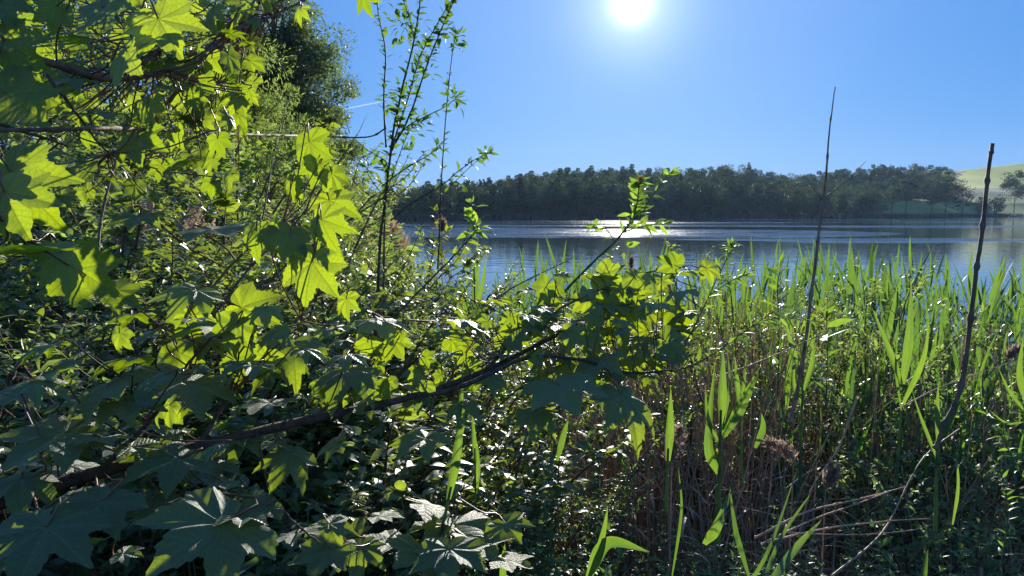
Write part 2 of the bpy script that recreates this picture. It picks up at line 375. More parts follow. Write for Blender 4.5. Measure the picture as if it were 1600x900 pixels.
def draped(name, mat, pts_px, s0, s1, lift, ns=24, nxx=90):
    """a sheet that lies on the terrain between two distances behind the far shore"""
    b = Buf(); A, B2 = np.meshgrid(np.linspace(*pts_px, nxx), np.linspace(0, 1, ns))
    yv = np.full(A.shape, 380.0)
    for _ in range(12):
        x = (A - 800) / 1142.5 * yv; yv = shore_y(x) + s0 + (s1 - s0) * B2
    x = (A - 800) / 1142.5 * yv
    i = np.arange(ns - 1)[:, None] * nxx; j = np.arange(nxx - 1)[None]
    b.add(np.stack([x, yv, ground(x, yv) + lift], -1).reshape(-1, 3), np.stack([i + j, i + j + 1, i + nxx + j + 1, i + nxx + j], -1).reshape(-1, 4))
    return tag(b.build(name, mat), kind='structure')
M['crop'] = plain_mat('young_crop', (0.34, 0.38, 0.035), (0.44, 0.46, 0.05), 0.9, 0.05, 0.2, 0.1, (1, 0.15, 1))
M['fallow'] = plain_mat('fallow_strip', (0.06, 0.08, 0.05), (0.15, 0.18, 0.11), 0.9, 0.1, 0.2, 0.1)
M['meadow'] = plain_mat('meadow_grass', (0.14, 0.18, 0.04), (0.22, 0.25, 0.07), 0.9, 0.12, 0.3, 0.2, (1, 0.4, 1))
M['floor'] = plain_mat('forest_floor', (0.02, 0.025, 0.012), (0.05, 0.045, 0.03), 0.95, 0.4, 0.3, 0.1)
draped('meadow', M['meadow'], (1362, 1900), 3, 74, 0.15)
draped('path', M['fallow'], (1488, 1900), 74.5, 116, 0.18, 10)
draped('crop_field', M['crop'], (1455, 1900), 116.5, 262, 0.2, 40)
draped('forest_floor', M['floor'], (300, 1400), 3, 110, 0.1)

# ---------------------------------------------------------------- water
def water_mat():
    m, N, L = mat_new('lake_water')
    o = N.new('ShaderNodeOutputMaterial'); b = N.new('ShaderNodeBsdfPrincipled')
    b.inputs['Base Color'].default_value = (0.035, 0.042, 0.042, 1); b.inputs['IOR'].default_value = 1.333
    g = N.new('ShaderNodeNewGeometry')
    def noise(sc, scale, det=2, rough=0.5):
        mp = N.new('ShaderNodeMapping'); mp.inputs['Scale'].default_value = sc; L.new(g.outputs['Position'], mp.inputs[0])
        n = N.new('ShaderNodeTexNoise'); n.inputs['Scale'].default_value = scale; n.inputs['Detail'].default_value = det; n.inputs['Roughness'].default_value = rough
        L.new(mp.outputs[0], n.inputs['Vector']); return n.outputs['Fac']
    def math_(op, a, bb, c=None):
        n = N.new('ShaderNodeMath'); n.operation = op
        for i, x in enumerate((a, bb, c)):
            if x is None: continue
            if isinstance(x, (int, float)): n.inputs[i].default_value = x
            else: L.new(x, n.inputs[i])
        return n.outputs[0]
    # cat's paws: long bands where a breath of wind roughens the lake
    band = noise((0.010, 0.045, 1), 1.0, 3, 0.55)
    mr = N.new('ShaderNodeMapRange'); mr.inputs[1].default_value = 0.53; mr.inputs[2].default_value = 0.60; L.new(band, mr.inputs[0])
    sx = N.new('ShaderNodeSeparateXYZ'); L.new(g.outputs['Position'], sx.inputs[0])
    # the open middle of the lake catches the wind, the lee under this bank is calm
    yy = N.new('ShaderNodeMapRange'); yy.inputs[1].default_value = 45; yy.inputs[2].default_value = 62; L.new(sx.outputs[1], yy.inputs[0])
    far = N.new('ShaderNodeMapRange'); far.inputs[1].default_value = 150; far.inputs[2].default_value = 100; L.new(sx.outputs[1], far.inputs[0])
    def patch(cx, cy, rx, ry, edge):
        wx = noise((0.05, 0.05, 1), 1.0, 3); 
        ax = math_('DIVIDE', math_('SUBTRACT', sx.outputs[0], cx), rx)
        ay = math_('DIVIDE', math_('SUBTRACT', math_('ADD', sx.outputs[1], math_('MULTIPLY', wx, 14)), cy + 7), ry)
        r2 = math_('ADD', math_('MULTIPLY', ax, ax), math_('MULTIPLY', ay, ay))
        m2 = N.new('ShaderNodeMapRange'); m2.inputs[1].default_value = 1.0 + edge; m2.inputs[2].default_value = 1.0 - edge; L.new(r2, m2.inputs[0])
        return m2.outputs[0]
    p1 = patch(11, 88, 30, 17, .4); p2 = patch(30, 132, 44, 6, .5); p3 = patch(-10, 112, 22, 7, .4)
    pm = math_('MAXIMUM', math_('MAXIMUM', p1, math_('MULTIPLY', p2, 0.7)), math_('MULTIPLY', p3, 0.6))
    fine_break = noise((0.12, 0.5, 1), 1.0, 2)
    mb = N.new('ShaderNodeMapRange'); mb.inputs[1].default_value = 0.40; mb.inputs[2].default_value = 0.56; L.new(fine_break, mb.inputs[0])
    pm = math_('MULTIPLY', math_('MULTIPLY', pm, mb.outputs[0]), 0.8)
    bandm = math_('MULTIPLY', math_('MULTIPLY', mr.outputs[0], yy.outputs[0]), 0.35)
    mask = math_('MAXIMUM', pm, math_('MULTIPLY', bandm, 1.8))
    w1 = noise((0.5, 1.5, 1), 1.0, 2); w2 = noise((1.4, 2.4, 1), 1.0, 3, 0.6)
    calm = math_('MULTIPLY', w1, 0.012)
    rip = math_('MULTIPLY', math_('MULTIPLY', w2, mask), 0.22)
    rip0 = math_('MULTIPLY', w2, 0.003)
    h = math_('ADD', math_('ADD', calm, rip), rip0)
    bp = N.new('ShaderNodeBump'); bp.inputs['Strength'].default_value = 1.0; bp.inputs['Distance'].default_value = 1.0
    L.new(h, bp.inputs['Height']); L.new(bp.outputs[0], b.inputs['Normal'])
    ro = N.new('ShaderNodeMapRange'); ro.inputs[3].default_value = 0.03; ro.inputs[4].default_value = 0.13; L.new(mask, ro.inputs[0]); L.new(ro.outputs[0], b.inputs['Roughness'])
    L.new(b.outputs[0], o.inputs['Surface'])
    return m
Bw = Buf()
wx = np.sign(u) * np.abs(u) ** 2.2 * 1400; wy = -2 + np.linspace(0, 1, 60) ** 2 * 1200
WX, WY = np.meshgrid(wx[::6], wy); a, b_ = WX.shape
i = np.arange(a - 1)[:, None] * b_; j = np.arange(b_ - 1)[None]
Bw.add(np.stack([WX, WY, 0 * WX], -1).reshape(-1, 3), np.stack([i + j, i + j + 1, i + b_ + j + 1, i + b_ + j], -1).reshape(-1, 4))
tag(Bw.build('lake_water', water_mat()), kind='structure')

# ---------------------------------------------------------------- air
def haze():
    m, N, L = mat_new('haze'); o = N.new('ShaderNodeOutputMaterial'); v = N.new('ShaderNodeVolumePrincipled')
    v.inputs['Color'].default_value = (0.45, 0.68, 1.0, 1); v.inputs['Density'].default_value = 0.00008; v.inputs['Anisotropy'].default_value = 0.25
    L.new(v.outputs[0], o.inputs['Volume'])
    b = Buf(); x0, x1, y0, y1, z0, z1 = -700, 1100, -75, 1500, -3, 130
    b.add([(x, y, z) for x in (x0, x1) for y in (y0, y1) for z in (z0, z1)], [(0, 1, 3, 2), (4, 6, 7, 5), (0, 4, 5, 1), (2, 3, 7, 6), (0, 2, 6, 4), (1, 5, 7, 3)])
    return tag(b.build('haze', m, smooth=False), kind='stuff', label='thin bright morning air over the lake')
haze()

# ---------------------------------------------------------------- trees
def tree_parts(seed, H, cr, c0, nclump, nleaf, lsize, kind='broad', trunk_r=0.25, limbs=True, T=LF2, clr=None, droop=0.0, open_=0.0):
    """trunk with limbs, crown of leaf clumps; unit metres, foot at the origin"""
    rs = np.random.RandomState(seed); tb = Buf(); cb = Buf()
    lean = rs.randn(2) * 0.02 * H
    tp = spath([(0, 0, -0.4), (lean[0] * .3, lean[1] * .3, H * .35), (lean[0], lean[1], H * .7), (lean[0] * 1.3, lean[1] * 1.3, H * .97)], 14)
    tube(tb, tp, trunk_r, trunk_r * .12, 7, rs.rand())
    if kind == 'conifer':
        zs = np.linspace(c0 * H, H, nclump)
        P_, Y_, N_ = [], [], []
        for z in zs:
            k = max(3, int(7 * (1 - (z / H - c0)) + 3)); rad = cr * (1 - (z - c0 * H) / (H * (1 - c0))) ** 0.8 + 0.15
            for a in rs.rand(k) * 6.28:
                L_ = rad * (0.7 + .5 * rs.rand()); m_ = max(3, int(nleaf * L_ / cr / k / nclump * 5))
                t = rs.rand(m_) ** .7
                p = np.stack([np.cos(a) * t * L_, np.sin(a) * t * L_, z - t * t * L_ * .35 + rs.randn(m_) * .12], 1) + np.r_[0, 0, 0]
                p[:, :2] += rs.randn(m_, 2) * .18 + lean * (z / H)
                P_.append(p); Y_.append(np.stack([np.cos(a) + rs.randn(m_) * .5, np.sin(a) + rs.randn(m_) * .5, -.5 + rs.randn(m_) * .4], 1)); N_.append(rs.randn(m_, 3) * .6 + (0, 0, 1))
        P_, Y_, N_ = map(np.concatenate, (P_, Y_, N_))
        place(cb, T, P_, Y_, N_, lsize * (.6 + .8 * rs.rand(len(P_))), rs.rand(len(P_)))
        return tb, cb
    cz = H * (1 + c0) / 2; rz = H * (1 - c0) / 2
    cen = []
    while len(cen) < nclump:
        d = nrm(rs.randn(3)); r_ = rs.rand() ** (0.33 if not open_ else .5)
        p = d * r_; p[2] = p[2]
        wz = 1 - 0.25 * max(0, p[2]) - 0.1 * abs(p[2])
        c = np.array((p[0] * cr * wz + lean[0], p[1] * cr * wz + lean[1], cz + p[2] * rz))
        cen.append(c)
    cen = np.array(cen)
    base_r = clr or (cr * 0.42)
    per = np.maximum(6, (nleaf * (rs.rand(nclump) + .5) / nclump).astype(int))
    Pn, Yn, Nn, Rn, Sn = [], [], [], [], []
    for ci, (c, m_) in enumerate(zip(cen, per)):
        rr = base_r * (.55 + .7 * rs.rand()); d = nrm(rs.randn(m_, 3)); rad = rr * rs.rand(m_) ** .4
        p = c + d * rad[:, None] * (1, 1, .72)
        Pn.append(p); Yn.append(d + rs.randn(m_, 3) * .5 - (0, 0, droop)); Nn.append(d * .6 + rs.randn(m_, 3) * .5 + (0, 0, .7))
        Rn.append(np.clip(rs.rand() * .65 + rs.rand(m_) * .35, 0, 1)); Sn.append(lsize * (.6 + .8 * rs.rand(m_)))
        if limbs and (ci % 2 == 0 or nclump < 40):
            z0 = np.clip(c[2] - rr * .5 - np.hypot(c[0], c[1]) * .7, H * .12, H * .9); k = np.interp(z0, tp[:, 2], np.arange(len(tp)))
            o_ = tp[int(k)]
            L_ = np.linalg.norm(c - o_)
            tube(tb, spath([o_, (o_ + c) / 2 + (0, 0, -L_ * .05) + rs.randn(3) * L_ * .05, c], 7), trunk_r * .28 * min(1, L_ / cr), trunk_r * .05, 4, rs.rand())
    place(cb, T, np.concatenate(Pn), np.concatenate(Yn), np.concatenate(Nn), np.concatenate(Sn), np.concatenate(Rn))
    return tb, cb
def make_tree(name, loc, label, cat, group, parts, mt, mc):
    o = empty(name, loc, label, cat, group); t, c = parts
    kids = [part('trunk', t.mesh('trunk', mt), o), part('crown', c.mesh('crown', mc), o)]
    return o, kids
rsf = np.random.RandomState(5)
protos = []
for k in range(5):
    protos.append(('forest_tree', 16.0, tree_parts(100 + k, 16, 4.8 + 1.2 * (k % 3), .04, 30, 3800, .75, clr=1.9), M['far']))
for k in range(3):
    protos.append(('conifer_tree', 16.0, tree_parts(120 + k, 16, 2.7, .1, 26, 1500, .75, 'conifer', .2), M['conifer']))
built = {}
GF = 'trees of the wood along the far shore'
cnt = 0
def plant_far(kind, px, s, H, wide=1.0):
    """stand a forest tree at bearing px, s metres behind the far shore"""
    global cnt
    y = 330.0
    for _ in range(15): x = (px - 800) / 1142.5 * y; y = float(shore_y(x)) + s
    z = float(ground(x, y)) - .1
    nm, h0, prt, mc = protos[kind]; sc = H / h0
    rw = 'standing along the far waterline' if s < 20 else 'on the slope behind the waterline row' if s < 60 else 'on the wooded crest against the sky'
    lab = ('round leafy tree ' if kind < 5 else 'pointed conifer ') + rw + (', left end of wood' if px < 800 else ', middle of wood' if px < 1215 else ', right of skyline dip')
    gr = ('leafy trees ' if kind < 5 else 'conifers ') + ' '.join(lab.split()[2 + (kind < 5):])
    rz = rsf.rand() * 6.28
    if kind not in built:
        o, kids = make_tree(nm, (x, y, z), lab, 'tree', gr, prt, M['trunk'], mc); built[kind] = (o, kids)
        o.rotation_euler.z = rz; o.scale = (sc * wide, sc * wide, sc)
    else:
        copy_tree(*built[kind], (x, y, z), rz, (sc * wide, sc * wide, sc), lab, gr)
    cnt += 1
for row, (s, n) in enumerate([(6, 50), (20, 44), (38, 42), (56, 44), (74, 46), (92, 50)]):
    for px in np.linspace(566, 1480, n) + rsf.randn(n) * 6:
        if s < (35 if px < 1400 else 52) and px > 1366: continue
        if px > 1478: continue
        y = 330.0
        for _ in range(10): x = (px - 800) / 1142.5 * y; y = float(shore_y(x)) + s
        tgt = 2.3 + (333 - sky_py(px)) / 1142.5 * y + rsf.randn() * .7
        g = float(ground(x, y)); H = min(tgt - g + rsf.randn() * .3, 20) if row >= 4 else min(tgt - g, 11.5 + rsf.rand() * 6)
        if px > 1200 and row < 2: H *= .62 + .25 * rsf.rand()
        H = max(H, 5)
        con = rsf.rand() < (0.8 if px < 780 and row > 1 else (.15 if px < 860 else .03 if row > 2 else 0))
        plant_far((5 + rsf.randint(3)) if con else rsf.randint(5), px + rsf.randn() * 2, s + rsf.rand() * 10, H * (1.05 if con else 1), 1.0 if H > 10 else 1.25)
for px in np.linspace(1372, 1486, 13):
    plant_far(rsf.randint(5), px + rsf.randn() * 2, 50 + rsf.rand() * 6, 11 + rsf.rand() * 3, 1.15)
print('forest trees', cnt)

# single trees by the right-hand shore
def shore_tree(px, s, top_py, wpx, label, seed, mat='far', c0=.2, nleaf=5200, openness=0.0, name='shore_tree', kind='broad', lsz=.85, ncl=40):
    y = 400.0
    for _ in range(15): x = (px - 800) / 1142.5 * y; y = float(shore_y(x)) + s
    z = float(ground(x, y)); H = 2.3 + (333 - top_py) / 1142.5 * y - z; W = wpx / 1142.5 * y / 2
    prt = tree_parts(seed, H, W, c0, ncl, nleaf, lsz, kind, trunk_r=.32, open_=openness, clr=W * .36)
    return make_tree(name, (x, y, z - .1), label, 'tree', 'trees standing by the meadow on the far shore', prt, M['trunk'], M[mat])
shore_tree(1412, 14, 279, 30, 'small slim round tree alone on the pale meadow strip', 201, c0=.35)
shore_tree(1390, 16, 290, 24, 'lowest thin tree at the left end of the pale meadow', 208, c0=.3, nleaf=1400)
shore_tree(1452, 10, 274, 36, 'rounded tree on the meadow left of the taller twin tree', 202, c0=.28)
shore_tree(1474, 11, 268, 42, 'taller broad dark tree right of its twin on the meadow', 203, c0=.3, nleaf=3600)
shore_tree(1500, 9, 283, 30, 'dark narrow tree between the twin trees and the nodular dry stalk', 204, 'conifer', .12, 1800)
shore_tree(1580, 12, 266, 44, 'spreading open pine with a bare trunk at the right edge of the meadow', 205, 'far', .3, 5200, .6, name='pine_tree', ncl=26)
shore_tree(1550, 7, 304, 26, 'low dark bush just right of the nodular dry stalk', 206, 'conifer', .05, 1400, name='shore_bush')
shore_tree(1530, 8, 308, 22, 'low dark bush left of the open pine', 207, 'far', .05, 1400, name='shore_bush')
for k, (px, tp, wp) in enumerate([(1205, 296, 50), (1240, 276, 46), (1262, 284, 48), (1288, 279, 44), (1318, 276, 52), (1345, 284, 44), (1368, 292, 36)]):
    shore_tree(px, 5 + (k % 3) * 3, tp, wp, ['grey green willow at the water under the dip in the skyline', 'tall willow left of the forked dry stalk across the lake', 'low willow behind the forked dry stalk across the lake', 'loose willow just right of the forked dry stalk', 'broad willow between the forked stalk and the pale meadow', 'grey willow second from the pale meadow end', 'small willow at the left end of the pale meadow'][k], 220 + k, 'far', .04, 4200, .3, name='willow_tree', lsz=.6)

# reed belt along the far shore
b = Buf(); n = 9000
px = 560 + rsf.rand(n) * 1150; yv = np.full(n, 330.0)
off = rsf.rand(n) * 7 - 4
for _ in range(15): x = (px - 800) / 1142.5 * yv; yv = shore_y(x) + off
x = (px - 800) / 1142.5 * yv
place(b, BL[0], np.stack([x, yv, np.full(n, -.1)], 1), np.stack([rsf.randn(n) * .12, rsf.randn(n) * .12, np.ones(n)], 1), rsf.randn(n, 3) * (1, 1, 0) + (0, -.5, 0), np.stack([.09 + .1 * rsf.rand(n), 1.7 + rsf.rand(n) * 1.0, np.ones(n)], 1), rsf.rand(n))
M['farreed'] = leaf_mat('far_reed', (0.05, 0.045, 0.03), (0.14, 0.12, 0.085), (.15, .13, .07), .25, .7, .2, nscale=.2)
tag(b.build('reed_belt', M['farreed']), 'dark belt of reeds along the waterline of the far shore', 'reeds', kind='stuff')

# moored boat with a jetty at the far right
def far_point(px, s):
    y = 400.0
    for _ in range(15): x = (px - 800) / 1142.5 * y; y = float(shore_y(x)) + s
    return x, y
bx, by = far_point(1588, -9)
M['whitepaint'] = plain_mat('white_boat_paint', (.55, .6, .65), (.75, .78, .8), .4, 1, .05, .01)
M['bluepaint'] = plain_mat('blue_boat_cover', (.03, .06, .12), (.06, .10, .18), .6, 1, .1, .01)
jt = empty('jetty', (bx - 2, by + 2, 0), 'low grey jetty on posts by the blue boats at the right shore', 'jetty')
jb = Buf()
def boxv(c, s_):
    c = np.array(c, float); s_ = np.array(s_, float) / 2
    v = np.array([(x, y, z) for x in (-1, 1) for y in (-1, 1) for z in (-1, 1)]) * s_ + c
    return v, [(0, 1, 3, 2), (4, 6, 7, 5), (0, 4, 5, 1), (2, 3, 7, 6), (0, 2, 6, 4), (1, 5, 7, 3)]
for k in range(30): jb.add(*boxv((-6 + k * .8, 0, .55), (.74, 1.8, .08)), rsf.rand())
part('deck', jb.mesh('deck', M['deadstem'], smooth=False), jt)
for k in range(5):
    for sy in (-.75, .75):
        pb = Buf(); tube(pb, [(-5.5 + k * 5.2, sy, -1.6), (-5.5 + k * 5.2, sy, 1.0)], .09, .09, 7); part('post', pb.mesh('post', M['deadstem']), jt)
def boat(x, y, L_, lab, rz, cover):
    o = empty('moored_boat', (x, y, -.12), lab, 'boat', None); o.rotation_euler.z = rz
    hb = Buf(); n = 15; t = np.linspace(0, 1, n); hw = .95 * np.minimum(1, (1 - t ** 3) * 1.0 + .0) * (0.8 + .2 * np.sin(t * 3)); hw[-1] = .02
    sh = .62 + .28 * t ** 2; xs = (t - .5) * L_
    prof = [(-1, 1.0, 0), (-.8, .45, 0), (0, 0, 0), (.8, .45, 0), (1, 1.0, 0)]
    v = np.array([[(xs[i_], hw[i_] * p_[0], sh[i_] * p_[1]) for p_ in prof] for i_ in range(n)]).reshape(-1, 3)
    ii = np.arange(n - 1)[:, None] * 5; jj = np.arange(4)[None]
    hb.add(v, np.stack([ii + jj, ii + jj + 1, ii + 5 + jj + 1, ii + 5 + jj], -1).reshape(-1, 4)); hb.add(v[:5], [(0, 1, 2, 3), ][:1]); hb.add(v[[0, 3, 4]], [(0, 1, 2)])
    part('hull', hb.mesh('hull', M['whitepaint']), o)
    cb = Buf(); v = np.array([[(xs[i_] * .93, hw[i_] * .97 * c_, sh[i_] + .03 + (.5 - .3 * t[i_]) * (1 - c_ * c_)) for c_ in (-1, -.5, 0, .5, 1)] for i_ in range(n)]).reshape(-1, 3)
    cb.add(v, np.stack([ii + jj, ii + jj + 1, ii + 5 + jj + 1, ii + 5 + jj], -1).reshape(-1, 4)); part('cover', cb.mesh('cover', cover), o)
    return o
boat(bx - 4, by - 1.5, 6.5, 'white boat with dark blue cover at the left end of the jetty', .1, M['bluepaint'])
boat(bx + 4.5, by - 1.8, 6.0, 'white boat with dark blue cover nearest the right picture edge', -.06, M['bluepaint'])

# vapour trail high in the sky
m_, N_, L_ = mat_new('vapour'); o_ = N_.new('ShaderNodeOutputMaterial'); a_ = N_.new('ShaderNodeBsdfTransparent'); d_ = N_.new('ShaderNodeBsdfDiffuse'); x_ = N_.new('ShaderNodeMixShader'); x_.inputs[0].default_value = .16
t_ = N_.new('ShaderNodeBsdfTranslucent'); x2 = N_.new('ShaderNodeMixShader'); L_.new(d_.outputs[0], x2.inputs[1]); L_.new(t_.outputs[0], x2.inputs[2]); d_.inputs[0].default_value = t_.inputs[0].default_value = (.9, .9, .9, 1)
L_.new(a_.outputs[0], x_.inputs[1]); L_.new(x2.outputs[0], x_.inputs[2]); L_.new(x_.outputs[0], o_.inputs[0])
b = Buf(); tube(b, spath([P(520, 174, 4200), P(560, 166, 4200), P(600, 158, 4200)], 12), np.sin(np.linspace(.25, 2.6, 12)) * 3.6, None, 8)
tag(b.build('vapour_trail', m_), 'short faint white vapour trail beside the sapling', 'vapour trail')
# ---------------------------------------------------------------- left bank trees
def gz(x, y): return float(ground(x, y))
def bank_tree(px, d, top_py, wpx, label, seed, mat, trunkr, c0, ncl, nleaf, lsz, T=LF2, clr=None, droop=0.0, open_=0.0, name='bank_tree', dx=0):
    p = P(px, 333, d); z = gz(p[0], p[1]); H = 2.3 + (333 - top_py) / 1142.5 * d - z; W = wpx / 1142.5 * d / 2
    prt = tree_parts(seed, H, W, c0, ncl, nleaf, lsz, 'broad', trunk_r=trunkr, T=T, clr=clr or W * .34, droop=droop, open_=open_)
    return make_tree(name, (p[0], p[1], z - .1), label, 'tree', None, prt, M['trunk'], M[mat])
bank_tree(432, 26, -60, 250, 'tall dark alder on the left bank with its crown edge against the sky', 301, 'alder', .22, .02, 230, 80000, .12, droop=.5, open_=.4, name='alder_tree', clr=.75)
bank_tree(470, 27, 75, 176, 'lower alder on the left bank with its crown reaching down to the water', 312, 'alder', .15, .0, 150, 42000, .12, droop=.5, open_=.4, name='alder_tree', clr=.7)
bank_tree(300, 33, -160, 330, 'big dark tree behind the alder at the left', 302, 'alder', .3, .12, 90, 24000, .17, name='alder_tree', clr=1.4)
bank_tree(408, 13.5, 22, 175, 'pale feathery willow in front of the dark alder', 303, 'pale', .07, .1, 110, 20000, .085, T=LFN, open_=.5, name='willow_tree', clr=.42)
bank_tree(200, 15, -140, 330, 'leafy hazel tree behind the maple leaves at the upper left', 304, 'shrub', .14, .12, 90, 17000, .12, name='hazel_tree', clr=.8)
bank_tree(30, 11, -220, 360, 'leafy tree at the far upper left picture corner', 305, 'shrub', .12, .1, 90, 16000, .10, name='hazel_tree', clr=.7)
bank_tree(330, 9.5, 120, 190, 'thin young tree with small leaves below the willow', 306, 'shrub', .05, .12, 60, 9000, .06, name='hazel_tree', clr=.35, open_=.4)
bank_tree(500, 17, 205, 110, 'small bushy tree under the right edge of the alder', 307, 'pale', .06, .05, 45, 8000, .09, T=LFN, name='willow_tree', clr=.35)
bank_tree(548, 38, 268, 90, 'low pale bush where the left bank meets the water', 308, 'pale', .08, .02, 40, 5000, .2, name='bank_bush', clr=.6)
bank_tree(575, 62, 292, 70, 'farthest pale bush along the left bank', 309, 'pale', .1, .02, 40, 4000, .3, name='bank_bush', clr=.8)
bank_tree(520, 30, 262, 80, 'greyish bush behind the old tan reed clump', 310, 'shrub', .08, .02, 40, 5000, .16, name='bank_bush', clr=.5)

# old reed clump in the water
def clump(px, d, w_, top_py, n, lab, name='old_reed_clump', lean=.1):
    c = P(px, 333, d); b = Buf(); rs = np.random.RandomState(int(px)); H = 2.3 - (top_py - 333) / 1142.5 * d
    x = rs.randn(n) * w_ * .45; x = np.clip(x, -w_, w_); y = rs.randn(n) * w_ * .4
    hh = H * (1 - .32 * (x / w_) ** 2) * (.8 + .25 * rs.rand(n))
    place(b, BL[0], np.stack([x, y, np.full(n, -.2)], 1), np.stack([x / w_ * .25 + rs.randn(n) * lean, rs.randn(n) * lean, np.ones(n)], 1), rs.randn(n, 3) * (1, 1, 0) + (0, -.3, 0), np.stack([.008 + .012 * rs.rand(n), hh, hh], 1), rs.rand(n))
    m = n // 3; place(b, OVN[1], np.stack([x[:m] * 1.15, y[:m], hh[:m] * .93], 1), np.stack([rs.randn(m) * .4 + .2, rs.randn(m) * .4, np.ones(m)], 1), rs.randn(m, 3), .22, rs.rand(m))
    o = b.build(name, M['tan']); o.location = (c[0], c[1], 0); return tag(o, lab, 'reeds', kind='stuff')
clump(590, 24, .75, 338, 1500, 'rounded clump of old tan reeds standing in the water at the left')
clump(215, 5.2, .35, 318, 260, 'tan dead reed tuft among the bushes at the far left')
clump(300, 6.0, .4, 345, 260, 'tan dead reed tuft behind the flat grey maple leaf')
clump(535, 20, .8, 352, 1100, 'lower clump of old tan reeds against the left bank')

# ---------------------------------------------------------------- shrubs
def shrub_parts(seed, H, W, ns, ntw, nl, ls, T, lean=.5, r=.009, twl=.45, spread=1.0, bare=.18):
    rs = np.random.RandomState(seed); sb = Buf(); lb = Buf(); PP, YY, NN, SS, RR = [], [], [], [], []
    for i in range(ns):
        a = rs.rand() * 6.28; h = H * (.6 + .45 * rs.rand()); rr = W * rs.rand() ** .5 * spread
        top = np.array((math.cos(a) * rr, math.sin(a) * rr, h)); mid = top * (.35, .35, .55) + rs.randn(3) * (.06 * H, .06 * H, 0)
        st = spath([np.r_[rs.randn(2) * W * .18, -.1], mid, top, top + np.r_[math.cos(a), math.sin(a), .1 + rs.rand() * .4] * H * .14 * lean], 16)
        tube(sb, st, r * (.7 + .6 * rs.rand()), r * .25, 5, rs.rand())
        rn = rs.rand()
        for j in range(ntw):
            t = bare + (1 - bare) * (j + rs.rand()) / ntw; k = t * 15; p0 = st[min(15, int(k))]
            b_ = a + rs.randn() * 1.5; L_ = twl * H * .5 * (1.15 - t) + .12 * H * twl
            d = nrm(np.r_[math.cos(b_), math.sin(b_), .45 + .5 * rs.rand()]); e = p0 + d * L_ + (0, 0, .1 * L_)
            tw = spath([p0, p0 + d * L_ * .5 - (0, 0, .05 * L_), e], 8); tube(sb, tw, r * .3, r * .12, 3, rs.rand())
            m = int(nl * (.6 + .8 * rs.rand())); q = rs.rand(m) ** .8 * 7
            pos = tw[np.clip(q.astype(int), 0, 6)] + (tw[np.clip(q.astype(int) + 1, 0, 7)] - tw[np.clip(q.astype(int), 0, 6)]) * (q % 1)[:, None]
            tn = nrm(tw[-1] - tw[0]); sd_ = nrm(np.cross(tn, (0, 0, 1)))
            sg = np.where(np.arange(m) % 2 == 0, 1, -1)[:, None]
            yd = tn * .7 + sd_ * sg * (.8 + .3 * rs.rand(m, 1)) + rs.randn(m, 3) * .3
            PP.append(pos); YY.append(yd); NN.append(np.array((0, 0, 1)) + rs.randn(m, 3) * .42); SS.append(ls * (.55 + .75 * rs.rand(m))); RR.append(np.clip(rn * .5 + .5 * rs.rand(m), 0, 1))
    PP, YY, NN, SS, RR = map(np.concatenate, (PP, YY, NN, SS, RR))
    tid = rs.randint(len(T), size=len(PP))
    for k in range(len(T)):
        s_ = tid == k; place(lb, T[k], PP[s_], YY[s_], NN[s_], SS[s_], RR[s_])
    return sb, lb
def make_plant(name, loc, label, cat, group, parts, ms, ml, rz=0, pn=('stems', 'foliage')):
    o = empty(name, loc, label, cat, group); s_, l_ = parts; o.rotation_euler.z = rz
    kids = [part(pn[0], s_.mesh(pn[0], ms), o), part(pn[1], l_.mesh(pn[1], ml), o)]
    return o, kids
rsm = np.random.RandomState(11)
SHR = []
LEFTG = 'bushes crowding the left bank'
for k in range(5):
    narrow = k in (1, 4)
    SHR.append(shrub_parts(400 + k, 1.0, .55, 16, 12, 20 if narrow else 15, .030 if narrow else .036, OVN if narrow else OV, r=.006, twl=.5))
def put_shrub(k, px, d, top_py, wide, lab, grp, mat='shrub', name='bush', zbase=None):
    p = P(px, 333, d); z = gz(p[0], p[1]) if zbase is None else zbase; H = max(.35, 2.3 + (333 - top_py) / 1142.5 * d - z)
    key = ('s', k, mat)
    if key not in built:
        built[key] = make_plant(name, (p[0], p[1], z - .03), lab, 'bush', grp, SHR[k], M['bark'], M[mat]); o = built[key][0]
    else: o = copy_tree(*built[key], (p[0], p[1], z - .03), 0, 1, lab, grp); o.name = name
    o.rotation_euler.z = rsm.rand() * 6.28; o.scale = (H * wide, H * wide, H)
    return o
# bushes on the left bank, from the back forward
for d, n, x0, x1, tp, wd in [(11, 9, -60, 510, 215, .8), (8, 9, -80, 490, 255, .75), (6, 9, -80, 490, 300, .7), (4.6, 9, -90, 520, 372, .75), (3.5, 8, -100, 560, 450, .8), (2.7, 8, -80, 640, 545, .9)]:
    for i, px in enumerate(np.linspace(x0, x1, n)):
        px = px + rsm.randn() * 22; t = tp + rsm.randn() * 26 + max(0, px - 330) * (.55 if d > 4 else .25)
        k_ = rsm.randint(5); mt = 'shrub' if rsm.rand() < .62 else 'pale'; where = {11: 'farthest back below the trees on the left bank', 8: 'behind the middle of the left bank tangle', 6: 'in the middle of the left bank tangle', 4.6: 'just behind the maple leaves at the left', 3.5: 'low among the maple leaves at the left', 2.7: 'in the shade under the maple branch'}[d]
        lb_ = ('pale ' if mt == 'pale' else 'dark green ') + ('narrow leaved bush ' if k_ in (1, 4) else 'oval leaved bush ') + where
        put_shrub(k_, px, d * (1 + rsm.randn() * .06), t, wd * (1 + rsm.rand() * .35), lb_, lb_.replace('bush', 'bushes'), mt)
